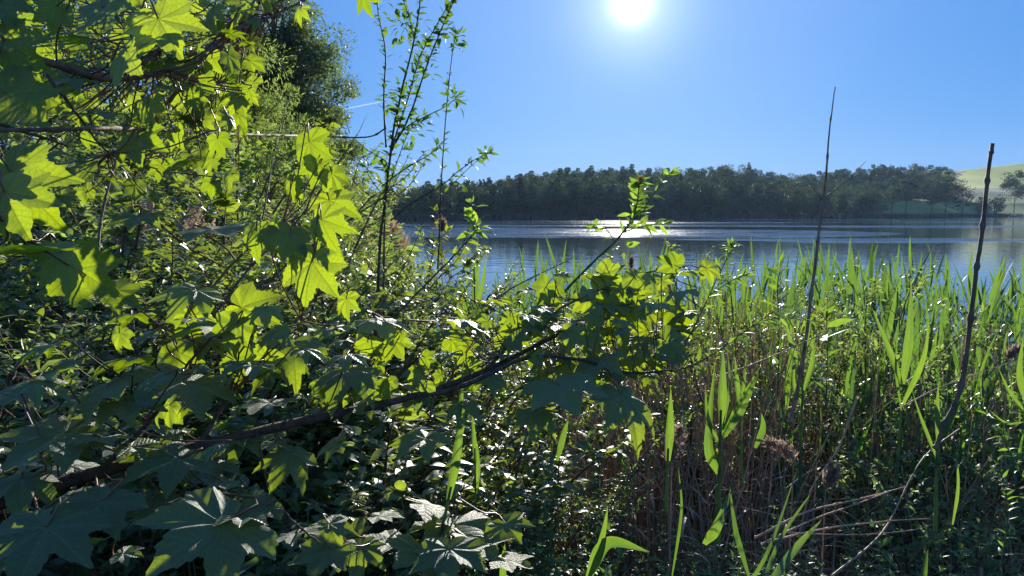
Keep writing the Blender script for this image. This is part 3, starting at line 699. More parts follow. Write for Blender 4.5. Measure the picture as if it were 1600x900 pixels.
# bushes and saplings between the left bank and the open water
MB_ = [(520, 9, 352, .7, 'bush at the corner where the bank meets the tan reeds'), (560, 7.5, 412, .6, 'bush just under the tan reed clump'), (600, 6.5, 430, .6, 'bush behind the foot of the leafy sapling'), (655, 6, 412, .45, 'bush between the sapling and the water gap'),
       (540, 5.2, 430, .7, 'bush left of the sapling foot'), (610, 4.6, 450, .7, 'bush around the sapling foot'), (665, 4.2, 470, .6, 'bush below the thin bare whip'), (720, 4.4, 505, .6, 'bush left of the rosette shoot'), (770, 4.0, 520, .7, 'bush behind the upper middle maple leaves'),
       (700, 3.6, 560, .7, 'bush right above the bend of the maple branch'), (640, 3.3, 560, .8, 'bush just behind the middle of the maple branch'), (580, 3.9, 490, .8, 'bush between the sapling foot and the maple branch')]
for px, d, t, wd, lb_ in MB_:
    put_shrub(rsm.randint(5), px, d, t, wd, 'leafy ' + lb_, None, 'shrub' if rsm.rand() < .5 else 'pale')

# ---------------------------------------------------------------- herbs of the bank
def herb_parts(seed, kind):
    rs = np.random.RandomState(seed); sb, lb = Buf(), Buf()
    ns = {'whorl': 7, 'nettle': 4, 'bushy': 10}[kind]
    A = {k: [] for k in 'pynsr'}
    for i in range(ns):
        h = .45 + .5 * rs.rand(); a = rs.rand() * 6.28; top = np.r_[math.cos(a), math.sin(a)] * (.08 + .22 * rs.rand())
        st = spath([np.r_[rs.randn(2) * .04, -.05], np.r_[top * .4, h * .55], np.r_[top, h]], 14); tube(sb, st, .0028, .001, 4, rs.rand())
        nn = {'whorl': 15, 'nettle': 9, 'bushy': 12}[kind]; rn = rs.rand()
        for j in range(nn):
            t = .15 + .85 * (j + .5) / nn; p = st[int(t * 13)] + (st[min(13, int(t * 13) + 1)] - st[int(t * 13)]) * ((t * 13) % 1)
            m = {'whorl': 5, 'nettle': 2, 'bushy': 4}[kind]; a0 = j * (1.57 if kind == 'nettle' else 1.9) + rs.rand()
            if kind == 'bushy' : p = p + rs.randn(3) * .035
            an = a0 + np.arange(m) * 6.283 / m + rs.randn(m) * .15
            up = .25 + 1.3 * t ** 3
            A['p'].append(np.repeat(p[None], m, 0)); A['y'].append(np.stack([np.cos(an), np.sin(an), up + rs.randn(m) * .2], 1)); A['n'].append(np.stack([-np.cos(an) * up, -np.sin(an) * up, np.ones(m)], 1) + rs.randn(m, 3) * .2)
            A['s'].append({'whorl': .045, 'nettle': .062, 'bushy': .03}[kind] * (1.1 - .5 * t ** 3) * (.7 + .5 * rs.rand(m))); A['r'].append(np.clip(.6 * rn + .5 * rs.rand(m), 0, 1))
    A = {k: np.concatenate(v) for k, v in A.items()}
    T = {'whorl': OVN, 'nettle': OV, 'bushy': OV}[kind]; tid = rs.randint(3, size=len(A['p']))
    for k in range(3):
        q_ = tid == k; place(lb, T[k], A['p'][q_], A['y'][q_], A['n'][q_], A['s'][q_], A['r'][q_])
    return sb, lb
HERB = [(kd, herb_parts(500 + i, kd)) for i, kd in enumerate(['whorl', 'nettle', 'bushy', 'whorl', 'bushy', 'nettle'])]
HL = {'whorl': ('bedstraw_plant', 'low herb with whorls of narrow leaves on the shaded bank', 'narrow leaved herbs of the bank'),
      'nettle': ('nettle_plant', 'low herb with paired pointed leaves on the shaded bank', 'nettle like herbs of the bank'),
      'bushy': ('bank_herb', 'low branching herb with small oval leaves on the shaded bank', 'small leaved herbs of the bank')}
def put_herb(k, x, y, sc):
    kd, prt = HERB[k]; nm_, lab, grp = HL[kd]; z = gz(x, y) - .02
    if ('h', k) not in built:
        built[('h', k)] = make_plant(nm_, (x, y, z), lab, 'herb', grp, prt, M['greenstem'], M['herb']); o = built[('h', k)][0]
        o.rotation_euler.z = rsm.rand() * 6; o.scale = (sc,) * 3
    else: copy_tree(*built[('h', k)], (x, y, z), rsm.rand() * 6.28, sc, tilt=tuple(rsm.randn(2) * .12))
for i in range(330):
    d = 2.0 + rsm.rand() ** 1.2 * 2.6; px = -60 + rsm.rand() * 1720
    if px > 860 and (d > 2.75 or rsm.rand() < .4): continue
    p = P(px, 333, d); sc = .75 + .45 * rsm.rand()
    if px > 900: sc *= .8
    put_herb(rsm.randint(6), p[0], p[1], sc)

# leafy bushes mixed into the reeds
for px, d, t, wd, lb_ in [(1120, 3.9, 470, .5, 'leafy bush in the reeds right of the maple leaves'), (1190, 4.3, 450, .5, 'leafy bush in the reeds left of the forked dry stalk'), (1330, 4.4, 470, .5, 'leafy bush in the reeds right of the forked dry stalk'), (1420, 3.6, 560, .4, 'low bush in the reeds left of the nodular dry stalk'),
                          (1580, 3.6, 540, .5, 'bush in the reeds right of the nodular dry stalk'), (845, 2.7, 670, .6, 'bush under the drooping maple leaves at the middle'), (1480, 3.0, 700, .7, 'low bush at the foot of the nodular dry stalk'),]:
    put_shrub(rsm.randint(5), px, d, t, wd * 1.2, lb_, None, 'shrub' if rsm.rand() < .5 else 'pale')

for i in range(46):
    d = 2.05 + rsm.rand() * .6; px = 800 + rsm.rand() * 520; p = P(px, 333, d); put_herb([0, 3, 0, 2][i % 4], p[0], p[1], .55 + .35 * rsm.rand())
# ---------------------------------------------------------------- reeds
def reed_parts(seed, H, nl, lw=.011, L0=.34, lean=.06, start=.18):
    rs = np.random.RandomState(seed); sb, lb = Buf(), Buf()
    ln = rs.randn(2) * lean * H
    st = spath([(0, 0, -.15), (ln[0] * .3, ln[1] * .3, H * .5), (ln[0], ln[1], H * .92)], 12); tube(sb, st, .0035, .0015, 5, rs.rand())
    a0 = rs.rand() * 6.28
    for j in range(nl):
        t = start + (1 - start) * (j + .3) / nl; p = st[min(11, int(t * 11))]
        a = a0 + (j % 2) * math.pi + rs.randn() * .35; up = .8 + 1.1 * t + rs.randn() * .3
        last = j == nl - 1
        yd = np.r_[math.cos(a) * (.15 if last else 1), math.sin(a) * (.15 if last else 1), up]
        nm_ = np.r_[-math.cos(a), -math.sin(a), .25]; nm_[:2] += rs.randn(2) * .35
        k = rs.choice([0, 1, 2, 2, 3, 3] if not last else [0, 0, 1]); L_ = L0 * (.75 + .6 * rs.rand())
        place(lb, BL[k], p, yd, nm_, [[lw * (.7 + .5 * rs.rand()), L_, L_]], rs.rand())
    return sb, lb
rsr = np.random.RandomState(23)
RD = [reed_parts(600 + i, 1.75, 8 + i % 4, lw=.0140 + .0035 * (i % 3), L0=.33 + .03 * (i % 3)) for i in range(9)]
def reed_top(px, d):
    """height of the reed tops above the water in a direction"""
    t = np.interp(px, [640, 700, 780, 830, 900, 1000, 1100, 1180, 1250, 1330, 1400, 1480, 1560, 1650], [1.1, 1.35, 1.4, 1.65, 1.75, 1.75, 1.60, 1.66, 1.80, 1.92, 1.80, 1.68, 1.66, 1.72])
    return t
pts = []
while len(pts) < 1050:
    d = 3.2 + 9.0 * rsr.rand() ** 1.3; px = 640 + rsr.rand() * 1040
    if px < 800 and (d < 5 or rsr.rand() < .55): continue
    if px < 1220 and d < 5.6 and rsr.rand() < .9: continue
    if rsr.rand() > d / 9 + .4: continue
    pts.append((d, px))
pts.sort()
GR = 'green reeds standing along the shore'
bs, bl = Buf(), Buf()
hj = []
for i, (d, px) in enumerate(pts):
    p = P(px, 333, d); z = min(gz(p[0], p[1]), .5); z = max(z, -.6)
    Ht = reed_top(px, d) - .06 * max(0, 5 - d) + rsr.randn() * .15 - .03 - z - (0.28 if d < 5 else 0) * rsr.rand(); k = rsr.randint(9); rz = rsr.rand() * 6.28; sc = 1
    cl = (math.sin(p[0] * 2.1 + p[1] * 1.3), math.sin(p[0] * 1.3 - p[1] * 2.3 + 1)); tl = rsr.randn(2) * .08 + (cl[0] * .13, cl[1] * .08); Ht += .10 * cl[1]; sc = max(.5, Ht / 1.98)
    if cl[0] * cl[1] > .45 and rsr.rand() < .6: continue
    if i < 285:
        if ('r', k) not in built:
            built[('r', k)] = make_plant('green_reed', (p[0], p[1], z), 'slender green reed shoot with long upright blades at the water edge', 'reed', GR, RD[k], M['reed'], M['reed'], rz, ('culm', 'blades')); built[('r', k)][0].scale = (sc,) * 3
        else: copy_tree(*built[('r', k)], (p[0], p[1], z), rz, sc, tilt=tuple(tl))
    else:
        c, s_ = math.cos(rz), math.sin(rz); Rm = np.array([(c, -s_, 0), (s_, c, 0), (0, 0, 1)]).T * sc
        for src, dst in ((RD[k][0], bs), (RD[k][1], bl)):
            off = 0
            if src is RD[k][0]: continue
            v = np.concatenate(src.v) @ Rm; v[:, 0] += v[:, 2] * tl[0]; v[:, 1] += v[:, 2] * tl[1]
            dst.add(v + (p[0], p[1], z), np.concatenate(src.f[4]), np.clip(np.concatenate(src.r) * .6 + .4 * rsr.rand(), 0, 1))
tag(bl.build('reed_bed', M['reed']), 'mass of green reeds behind the front row of shoots', 'reeds', kind='stuff')

# last year's dead reed stalks
def stalk_buf(seed, n, spread, H, broken=.25):
    rs = np.random.RandomState(seed); b = Buf()
    for i in range(n):
        x, y = rs.randn(2) * spread; h = H * (.55 + .55 * rs.rand()); ln = rs.randn(2) * .10 * h; r_ = .0022 + .0016 * rs.rand(); rn = rs.rand()
        if rs.rand() < broken:
            a = rs.rand() * 6.28; k = .35 + .4 * rs.rand(); q1 = np.r_[x + ln[0] * k, y + ln[1] * k, h * k]; q2 = q1 + np.r_[math.cos(a), math.sin(a), rs.randn() * .45 - .1] * h * (1 - k)
            tube(b, [np.r_[x, y, -.1], q1], r_, r_, 4, rn); tube(b, spath([q1, (q1 + q2) / 2 + (0, 0, .02), q2], 5), r_, r_ * .6, 4, rn)
        else:
            tube(b, spath([(x, y, -.1), (x + ln[0] * .4 + rs.randn() * .02, y + ln[1] * .4, h * .5), (x + ln[0], y + ln[1], h)], 7), r_, r_ * .5, 4, rn)
        if rs.rand() < .4:
            t = rs.rand() * .8; q_ = np.r_[x + ln[0] * t, y + ln[1] * t, h * t]; a = rs.rand() * 6.28
            place(b, BL[rs.choice([2, 3])], q_, (math.cos(a), math.sin(a), .8), (-math.cos(a), -math.sin(a), .4), [[.006, .2, .2]], rn)
    return b
DS = [stalk_buf(700 + i, 1, .001, 1.35, .3) for i in range(14)]
DG = 'dry tan reed stalks in the right half'
meshes = [d_.mesh('dry_stalk', M['tan']) for d_ in DS]
n_ind = 0; big = Buf()
cand = sorted([(2.9 + 2.5 * rsr.rand(), 850 + rsr.rand() * 850) for _ in range(2500)])
for d, px in cand:
    if (px < 1000 and d < 3.3) or (px > 1250 and rsr.rand() < .35): continue
    p = P(px, 333, d); z = max(min(gz(p[0], p[1]), .6), -.4); k = rsr.randint(14); rz = rsr.rand() * 6.28
    ztop = np.interp(px, [850, 1000, 1200, 1700], [1.35, 1.5, 1.5, 1.6]) - .25 * (d < 3.4) - .08 * max(0, d - 4.2) - .28 * float(np.clip((px - 1180) / 120, 0, 1)); sc = max(.4, (ztop + rsr.randn() * .12 - z) / 1.2)
    if n_ind < 280:
        o = bpy.data.objects.new('dry_reed_stalk', meshes[k]); COL.objects.link(o); o.location = (p[0], p[1], z); o.rotation_euler = (rsr.randn() * .09, rsr.randn() * .09, rz); o.scale = (1.1, 1.1, sc)
        tag(o, 'thin dry tan reed stalk leaning among last year\'s stalks', 'reed stalk', DG); n_ind += 1
    else:
        c, s_ = math.cos(rz), math.sin(rz); Rm = np.array([(c, -s_, 0), (s_, c, 0), (0, 0, sc)]).T; tl = rsr.randn(2) * .09
        for m_, fl in DS[k].f.items(): pass
        v = np.concatenate(DS[k].v) * (1.1, 1.1, sc); v = v @ np.array([(c, -s_, 0), (s_, c, 0), (0, 0, 1)]).T; v[:, 0] += v[:, 2] * tl[0]; v[:, 1] += v[:, 2] * tl[1]
        big.add(v + (p[0], p[1], z), np.concatenate(DS[k].f[4]), np.clip(np.concatenate(DS[k].r) * .5 + .5 * rsr.rand(), 0, 1))
tag(big.build('dry_reed_bed', M['tan']), 'dense brown tangle of dead reed stalks under the green reeds', 'dry reeds', kind='stuff')
# litter of fallen stalks on the mud
lit = Buf(); n = 900
x = rsr.rand(n) * 4.2 - 1.2; y = 2.0 + rsr.rand(n) * 3.2; a = rsr.rand(n) * 6.28
place(lit, blade(.15, .02, 4), np.stack([x, y, ground(x, y) + .02 + rsr.rand(n) * .25], 1), np.stack([np.cos(a), np.sin(a), rsr.randn(n) * .3], 1), rsr.randn(n, 3) * .4 + (0, 0, 1), np.stack([.0025 + .003 * rsr.rand(n), .2 + .5 * rsr.rand(n), np.full(n, .4)], 1), rsr.rand(n))
tag(lit.build('reed_litter', M['tan']), 'fallen broken reed stalks lying on the bank mud', 'litter', kind='stuff')
M['bright'] = leaf_mat('young_leaf', (0.05, 0.11, 0.03), (0.09, 0.18, 0.04), (0.42, 0.62, 0.05), 0.5, 0.42, 0.5)
# ---------------------------------------------------------------- maple branches
MESH_LEAF = []
for k in range(len(MAPLE)):
    for r_ in (.25, .75):
        b = Buf(); b.add(MAPLE[k][0], MAPLE[k][1], r_, MAPLE[k][2]); MESH_LEAF.append(b.mesh('leaf', M['maple']))
rsh = np.random.RandomState(77)
def branch_polys(lst, n=40):
    return [(spath([P(*q) for q in pts], n), r0, r1) for pts, r0, r1 in lst]
def orient(o, pos, yd, nm, sc):
    y = nrm(yd); x = nrm(np.cross(y, nm)); z = np.cross(x, y)
    m = Matrix(((x[0] * sc, y[0] * sc, z[0] * sc, pos[0]), (x[1] * sc, y[1] * sc, z[1] * sc, pos[1]), (x[2] * sc, y[2] * sc, z[2] * sc, pos[2]), (0, 0, 0, 1)))
    o.matrix_local = m
def leaf_dirs(kind, ang, rs, d_extra=0):
    """kind T: near flat, upper side seen, tip towards us; B: hanging, sun shines through; D: tilted to us in shade
    ang: where the tip points in the picture (degrees, 0 right, -90 down)"""
    a = math.radians(ang); c, s_ = math.cos(a), math.sin(a)
    if kind == 'T':
        t = math.radians(rs.uniform(-13, 5)); n = np.array((rs.randn() * .12, -math.sin(t), math.cos(t)))
        yd = np.array((c, s_ * 1.0, 0.0)); yd = yd - n * yd.dot(n)
    elif kind == 'D':
        t = math.radians(rs.uniform(0, 17)); n = np.array((rs.randn() * .2, -math.sin(t), math.cos(t)))
        yd = np.array((c, s_ * math.cos(t), s_ * math.sin(t)))
    else:
        t = math.radians(rs.uniform(50, 86)); b = rs.randn() * .6
        n = np.array((math.sin(b) * math.sin(t), -math.sin(t) * math.cos(b), math.cos(t)))
        yd = np.array((c, -.1, s_)); 
    return nrm(yd - n * yd.dot(n)), nrm(n)
def maple_branch(label, brs, leaves, auto=(), rs=rsh, group=None, stalk=M['redstem'], pet=True):
    """brs: lists of picture points with depth; leaves: (px, py of the leaf centre, size px, kind, tip angle, depth)"""
    polys = branch_polys(brs); org = polys[0][0][0].copy()
    o = empty('maple_branch', org, label, 'branch', group)
    wb = Buf()
    for pl, r0, r1 in polys:
        m_ = len(pl); rr = np.linspace(r0, r1, m_) * (1 + .12 * rs.rand(m_)); 
        pl = pl + np.cumsum(rs.randn(m_, 3), 0) * .0006
        tube(wb, pl, rr, None, 8, rs.rand())
    part('branch', wb.mesh('branch', M['bark'], org), o)
    allp = np.concatenate([pl for pl, _, _ in polys])
    tb = Buf(); small = Buf(); nl = 0
    todo = [(P(px, py, d), size * d / FP, kind, ang, py) for px, py, size, kind, ang, d in leaves]
    for (x0, x1, y0, y1, n, s0, s1, kinds, d0, d1) in auto:
        for _ in range(n):
            d = rs.uniform(d0, d1); sz = rs.uniform(s0, s1); py = rs.uniform(y0, y1)
            todo.append((P(rs.uniform(x0, x1), py, d), sz * d / FP, kinds[rs.randint(len(kinds))], rs.choice([-90, -60, -120, -30, -150, 0, 180]) + rs.randn() * 20, py))
    todo.sort(key=lambda q: -q[1])
    for c, L_, kind, ang, py in todo:
        yd, nm = leaf_dirs(kind, ang, rs); L_ = L_ / 1.15; base = c - yd * L_ * .42
        if nl < 98:
            lf = part('leaf', MESH_LEAF[rs.randint(len(MESH_LEAF))], o); orient(lf, base - org, yd, nm, L_); nl += 1
        else:
            place(small, MAPLO[rs.randint(3)], base, yd, nm, L_, rs.rand())
        if pet:
            k = np.argmin(np.linalg.norm(allp - (base - yd * L_ * .4), axis=1)); q_ = allp[k]; D = np.linalg.norm(q_ - base)
            if D < .55:
                tube(tb, spath([base + nm * .002, base - yd * min(L_ * .5, D * .45) + nm * L_ * .08, (q_ + base) / 2 + (0, 0, -.02 * D), q_], 9), .0008 + .006 * L_, .0012 + .006 * L_, 5, rs.rand())
    part('leaf_stalks', tb.mesh('leaf_stalks', stalk, org), o)
    if small.n: tag(part('small_leaves', small.mesh('small_leaves', M['maple'], org), o), kind='stuff')
    return o

main = [([(-60, 800, .95), (60, 765, 1.0), (150, 738, 1.05), (310, 697, 1.15), (480, 656, 1.3), (640, 620, 1.45), (760, 575, 1.6), (850, 530, 1.75), (930, 490, 1.9), (1000, 470, 2.0)], .0115, .003),
        ([(640, 620, 1.45), (720, 605, 1.5), (820, 560, 1.6), (900, 560, 1.65), (980, 580, 1.7), (1050, 575, 1.75)], .006, .002),
        ([(760, 575, 1.6), (830, 510, 1.75), (900, 470, 1.85), (1000, 430, 1.95), (1080, 415, 2.0)], .004, .0015),
        ([(480, 656, 1.3), (560, 600, 1.4), (600, 540, 1.45), (640, 500, 1.5)], .004, .0015),
        ([(310, 697, 1.15), (360, 620, 1.2), (420, 560, 1.3), (470, 500, 1.35)], .004, .0015),
        ([(150, 738, 1.05), (230, 660, 1.1), (290, 570, 1.2), (330, 520, 1.25)], .004, .0015),
        ([(400, 676, 1.22), (430, 780, 1.2), (500, 850, 1.2)], .003, .0015)]
ML = [(530, 588, 118, 'T', -100, 1.35), (408, 636, 100, 'T', -100, 1.2), (240, 728, 150, 'D', -125, 1.02), (332, 735, 88, 'T', -70, 1.12), (442, 722, 92, 'D', -100, 1.2),
      (300, 845, 215, 'D', -120, .86), (460, 838, 84, 'T', -80, 1.25), (600, 503, 92, 'T', -60, 1.45), (740, 500, 88, 'T', 20, 1.6), (832, 508, 76, 'T', 0, 1.7),
      (885, 618, 135, 'D', -75, 1.5), (992, 640, 125, 'D', -55, 1.6), (950, 434, 78, 'T', 10, 1.95), (1075, 424, 70, 'T', 0, 2.0), (1015, 528, 80, 'T', -40, 1.85), (632, 602, 66, 'T', -60, 1.45),
      (518, 512, 66, 'T', -100, 1.35), (320, 508, 150, 'T', 170, 1.2), (430, 545, 130, 'D', -120, 1.28), (255, 605, 185, 'D', -100, 1.1), (60, 695, 170, 'D', -110, .98), (645, 695, 100, 'D', -130, 1.4),
      (835, 655, 70, 'D', -90, 1.5), (700, 520, 70, 'T', 180, 1.55), (780, 470, 60, 'T', 0, 1.8), (690, 555, 60, 'T', -150, 1.5), (770, 600, 64, 'D', -80, 1.55), (930, 575, 90, 'D', -110, 1.65),
      (480, 440, 112, 'B', -100, 1.3), (505, 362, 84, 'B', -60, 1.35), (448, 385, 74, 'B', -110, 1.3), (395, 378, 70, 'B', -90, 1.3), (540, 480, 50, 'B', -80, 1.4),
      (1042, 408, 48, 'B', 150, 1.95), (1116, 424, 44, 'B', -20, 2.0), (570, 548, 52, 'B', -110, 1.42), (622, 546, 56, 'B', -60, 1.45), (380, 572, 70, 'B', -30, 1.25), (505, 612, 40, 'B', -90, 1.4), (600, 610, 40, 'B', -90, 1.4),
      (400, 490, 90, 'B', -20, 1.3), (930, 535, 50, 'B', -80, 1.8), (870, 510, 52, 'B', -40, 1.8), (980, 500, 46, 'B', -110, 1.9), (800, 520, 45, 'B', -90, 1.75), (905, 465, 48, 'B', 160, 1.85), (1000, 560, 50, 'B', -70, 1.8),
      (960, 480, 60, 'T', -20, 1.85), (1045, 480, 64, 'D', -70, 1.9), (1050, 520, 70, 'D', -80, 1.85), (845, 570, 44, 'B', -60, 1.6), (720, 640, 60, 'D', -90, 1.5), (560, 640, 60, 'D', -60, 1.35), (200, 640, 110, 'D', -60, 1.05),
      (130, 620, 120, 'D', -140, 1.05), (40, 600, 120, 'D', -90, 1.0), (130, 810, 150, 'D', -100, .9), (50, 860, 190, 'D', -80, .82), (180, 560, 100, 'T', -170, 1.15), (30, 760, 110, 'T', -60, .95), (390, 800, 90, 'D', -140, 1.15),
      (230, 800, 90, 'D', -80, 1.0), (110, 700, 110, 'D', -20, 1.0), (360, 690, 60, 'T', -100, 1.18), (60, 540, 80, 'T', 180, 1.1), (590, 460, 46, 'B', 90, 1.45)]
ML = [(a, b_, c * .78, k, g, h) for a, b_, c, k, g, h in ML]
maple_branch('long sloping maple branch crossing the picture with big drooping leaves', main, ML,
             auto=[(820, 1060, 430, 590, 80, 22, 52, 'BTTBD', 1.65, 2.0), (700, 860, 480, 600, 40, 20, 38, 'BBTD', 1.6, 1.85), (500, 700, 500, 640, 26, 20, 42, 'BBTD', 1.4, 1.6), (180, 560, 480, 700, 34, 30, 60, 'TDDB', 1.1, 1.4), (0, 420, 540, 880, 20, 40, 80, 'DDT', .9, 1.25)])
up = [([(-80, 60, .9), (60, 90, 1.0), (180, 120, 1.1), (300, 95, 1.25), (350, 60, 1.35), (420, 25, 1.5), (490, -10, 1.6)], .006, .002),
      ([(180, 120, 1.1), (250, 80, 1.2), (290, 20, 1.3)], .003, .0015), ([(60, 90, 1.0), (100, 150, 1.0), (170, 240, 1.1)], .003, .0012), ([(-50, 180, .9), (20, 200, .9), (110, 230, .95)], .003, .0012)]
UL = [(40, 170, 150, 'B', -35, .95), (165, 28, 130, 'B', -65, 1.1), (215, 235, 112, 'B', -70, 1.1), (232, 178, 80, 'B', -70, 1.12), (330, 108, 70, 'B', -100, 1.25), (330, 30, 64, 'B', -80, 1.3), (120, 268, 70, 'B', 170, 1.1),
      (30, 80, 120, 'B', -40, .95), (262, 55, 150, 'D', -60, 1.0), (205, 95, 140, 'D', -45, 1.0), (395, 36, 44, 'B', -90, 1.45), (345, 162, 50, 'B', -100, 1.3), (310, 150, 60, 'B', -60, 1.25), (100, 60, 80, 'D', -130, 1.05),
      (60, 240, 90, 'D', -30, .95), (20, 270, 110, 'D', -70, .9), (120, 120, 90, 'D', -60, 1.05), (160, 180, 110, 'D', -30, 1.05), (466, 22, 44, 'B', -90, 1.55), (280, 110, 70, 'B', -110, 1.2), (70, 20, 90, 'B', -150, 1.0), (250, 270, 60, 'D', -90, 1.15),
      (330, 260, 56, 'D', -100, 1.25), (280, 220, 60, 'B', -60, 1.2), (10, 20, 100, 'D', -60, .95), (140, 70, 60, 'T', -60, 1.1), (420, 8, 50, 'B', -60, 1.5)]
UL = [(a, b_, c * .64, 'B' if k == 'D' and int(a) % 20 else k, g, h) for a, b_, c, k, g, h in UL]
maple_branch('overhanging maple twig with glowing yellow green leaves at the upper left corner', up, UL, auto=[(-20, 400, -10, 200, 60, 20, 44, 'BBBT', 1.1, 1.7), (-20, 400, -10, 320, 90, 18, 40, 'BBBDT', 1.1, 1.7), (300, 420, -10, 200, 14, 26, 44, 'BB', 1.3, 1.5)])
maple_branch('maple twig at the left edge holding one large pale leaf', [([(-90, 300, .75), (-20, 330, .78), (10, 350, .8)], .003, .0015)],
             [(62, 388, 170, 'T', -12, .8), (150, 440, 90, 'B', -35, .95), (195, 462, 46, 'B', -30, 1.0), (20, 330, 110, 'B', -60, .8), (110, 420, 80, 'B', -50, .9), (40, 300, 120, 'B', -50, .85)])
maple_branch('small maple twig with a flat grey green leaf left of the middle', [([(300, 500, 1.3), (350, 430, 1.35), (400, 380, 1.4), (440, 350, 1.45)], .003, .0012)],
             [(372, 358, 116, 'T', 0, 1.38), (485, 245, 66, 'B', -80, 1.5), (495, 270, 44, 'B', -110, 1.5), (455, 300, 40, 'B', -110, 1.45), (210, 345, 66, 'D', -80, 1.3), (520, 330, 60, 'B', -70, 1.5), (290, 460, 80, 'D', -100, 1.2), (525, 285, 40, 'B', -60, 1.5)])
maple_branch('low maple seedling with pale grey leaves at the lower middle', [([(700, 960, 1.35), (690, 900, 1.4), (700, 820, 1.5), (720, 780, 1.55)], .003, .0012), ([(690, 900, 1.4), (620, 850, 1.45), (560, 840, 1.5)], .002, .001)],
             [(725, 832, 120, 'T', -60, 1.5), (640, 870, 90, 'D', -120, 1.4), (760, 860, 80, 'D', -60, 1.45), (590, 850, 66, 'T', -150, 1.5), (690, 790, 80, 'T', 20, 1.55), (560, 870, 70, 'D', -90, 1.4), (800, 830, 60, 'D', -60, 1.5), (700, 880, 100, 'D', -90, 1.35), (500, 880, 80, 'D', -100, 1.3), (610, 805, 50, 'T', 0, 1.55), (810, 880, 60, 'T', -30, 1.45), (520, 830, 60, 'D', -60, 1.35)])
maple_branch('tip of a maple twig hanging into the sky at the top', [([(560, -60, 1.5), (566, -20, 1.5)], .002, .001)], [(570, 2, 40, 'B', -80, 1.5)])

# ---------------------------------------------------------------- leafy shoots and twigs
def shoot(name, label, stems, cat, mat, T, ls, gap, cluster=(), ms='bark', n_dir=(0, 0, 1), seed=1, dens=1.0, start=.15, spread=1.0, group=None, bud=None):
    rs = np.random.RandomState(seed); polys = branch_polys([s[:3] for s in stems], 60); org = polys[0][0][0].copy(); o = empty(name, org, label, cat, group)
    sb, lb = Buf(), Buf(); A = []
    for (pl, r0, r1), s in zip(polys, stems):
        pl = pl + np.cumsum(rs.randn(60, 3), 0) * r0 * .12; nodes = 1 + .35 * (np.arange(60) % 6 == 0)
        tube(sb, pl, np.linspace(r0, r1, 60) * nodes, None, 6, rs.rand())
        dn = s[3] if len(s) > 3 else dens
        L_ = np.sum(np.linalg.norm(np.diff(pl, axis=0), axis=1)); m = int(L_ / gap * dn)
        for j in range(m):
            t = (start if len(s) < 5 else s[4]); t = t + (1 - t) * (j + rs.rand() * .5) / m; i_ = min(58, int(t * 59)); p = pl[i_]; tn = nrm(pl[i_ + 1] - pl[i_])
            for q in range(2 if rs.rand() < .7 else 3):
                d = rs.randn(3); d = nrm(d - tn * d.dot(tn)); A.append((p, tn * .8 + d * spread, rs.rand()))
        for q in range(4 if dn > 0 else 0): A.append((pl[-1], nrm(pl[-1] - pl[-3]) + rs.randn(3) * .5, rs.rand()))
    for (px, py, d, n, r_) in cluster:
        for _ in range(n):
            u_ = nrm(rs.randn(3)); A.append((P(px, py, d) + u_ * r_ * rs.rand(), u_ + (0, 0, .4), rs.rand()))
    pos = np.array([a[0] for a in A]); yd = np.array([a[1] for a in A]); rn = np.array([a[2] for a in A]); n = len(A)
    if n:
        tid = rs.randint(len(T), size=n); nm = np.array(n_dir) + rs.randn(n, 3) * .5
        for k in range(len(T)):
            q_ = tid == k; place(lb, T[k], pos[q_], yd[q_], nm[q_], ls * (.55 + .7 * rs.rand(q_.sum())), rn[q_])
    part('stem', sb.mesh('stem', M[ms], org), o)
    if n: part('foliage', lb.mesh('foliage', M[mat], org), o)
    return o
D3 = 3.0
def w3(l, d=D3): return [(x, y, d) for x, y in l]
shoot('leafy_sapling', 'tall upright sapling with dark stems and small oval leaves against the sky', [
    (w3([(585, 640), (588, 520), (592, 440), (596, 360), (606, 280), (617, 200), (628, 150), (650, 60), (660, 0), (668, -70)]), .0068, .0022, .7, .35),
    (w3([(600, 560), (600, 460), (603, 330), (612, 240), (640, 150), (660, 85), (690, 30), (718, -15)]), .0042, .0015, .9, .45),
    (w3([(612, 235), (640, 180), (668, 100), (690, 50), (712, 0), (722, -40)]), .004, .0015, 1.2, .2),
    (w3([(603, 230), (600, 150), (603, 80), (592, 20), (586, -50)]), .004, .002, .9),
    (w3([(610, 345), (640, 320), (690, 290), (720, 265), (750, 245), (765, 238)]), .003, .001, .7, .3),
    (w3([(608, 230), (640, 195), (690, 170), (712, 155)]), .003, .001, .8), (w3([(598, 290), (630, 265), (670, 240), (686, 225)]), .003, .001, .8), (w3([(555, 218), (575, 235), (600, 250), (606, 262)]), .0015, .002, .6),
    (w3([(594, 300), (580, 280), (572, 262)]), .002, .001, .8), (w3([(604, 300), (625, 240), (640, 205), (660, 190)]), .002, .001, 1), (w3([(650, 60), (640, 30), (628, -10)]), .002, .001, 1.5)],
    'sapling', 'sap', OV + OVN, .038, .026, [(630, 35, D3, 34, .10), (645, 62, D3, 30, .09), (576, 262, D3, 16, .045), (625, 145, D3, 26, .09), (628, 175, D3, 22, .08), (640, 200, D3, 26, .09), (660, 190, D3, 10, .04), (712, 155, D3, 16, .05), (685, 226, D3, 12, .04), (668, 112, D3, 10, .05), (690, 45, D3, 10, .05)], seed=31)
shoot('thin_sapling', 'thin bare upright whip right of the leafy sapling with few leaf tufts', [(w3([(684, 420), (688, 330), (692, 260), (697, 180), (706, 90), (712, 52)], 3.3), .004, .0015, .35, .2), (w3([(688, 320), (705, 290), (740, 255), (762, 240)], 3.3), .002, .001, .6)],
      'sapling', 'sap', OV, .036, .03, [(716, 56, 3.3, 14, .04), (712, 72, 3.3, 10, .03), (704, 152, 3.3, 14, .05), (762, 241, 3.3, 10, .03)], seed=32)
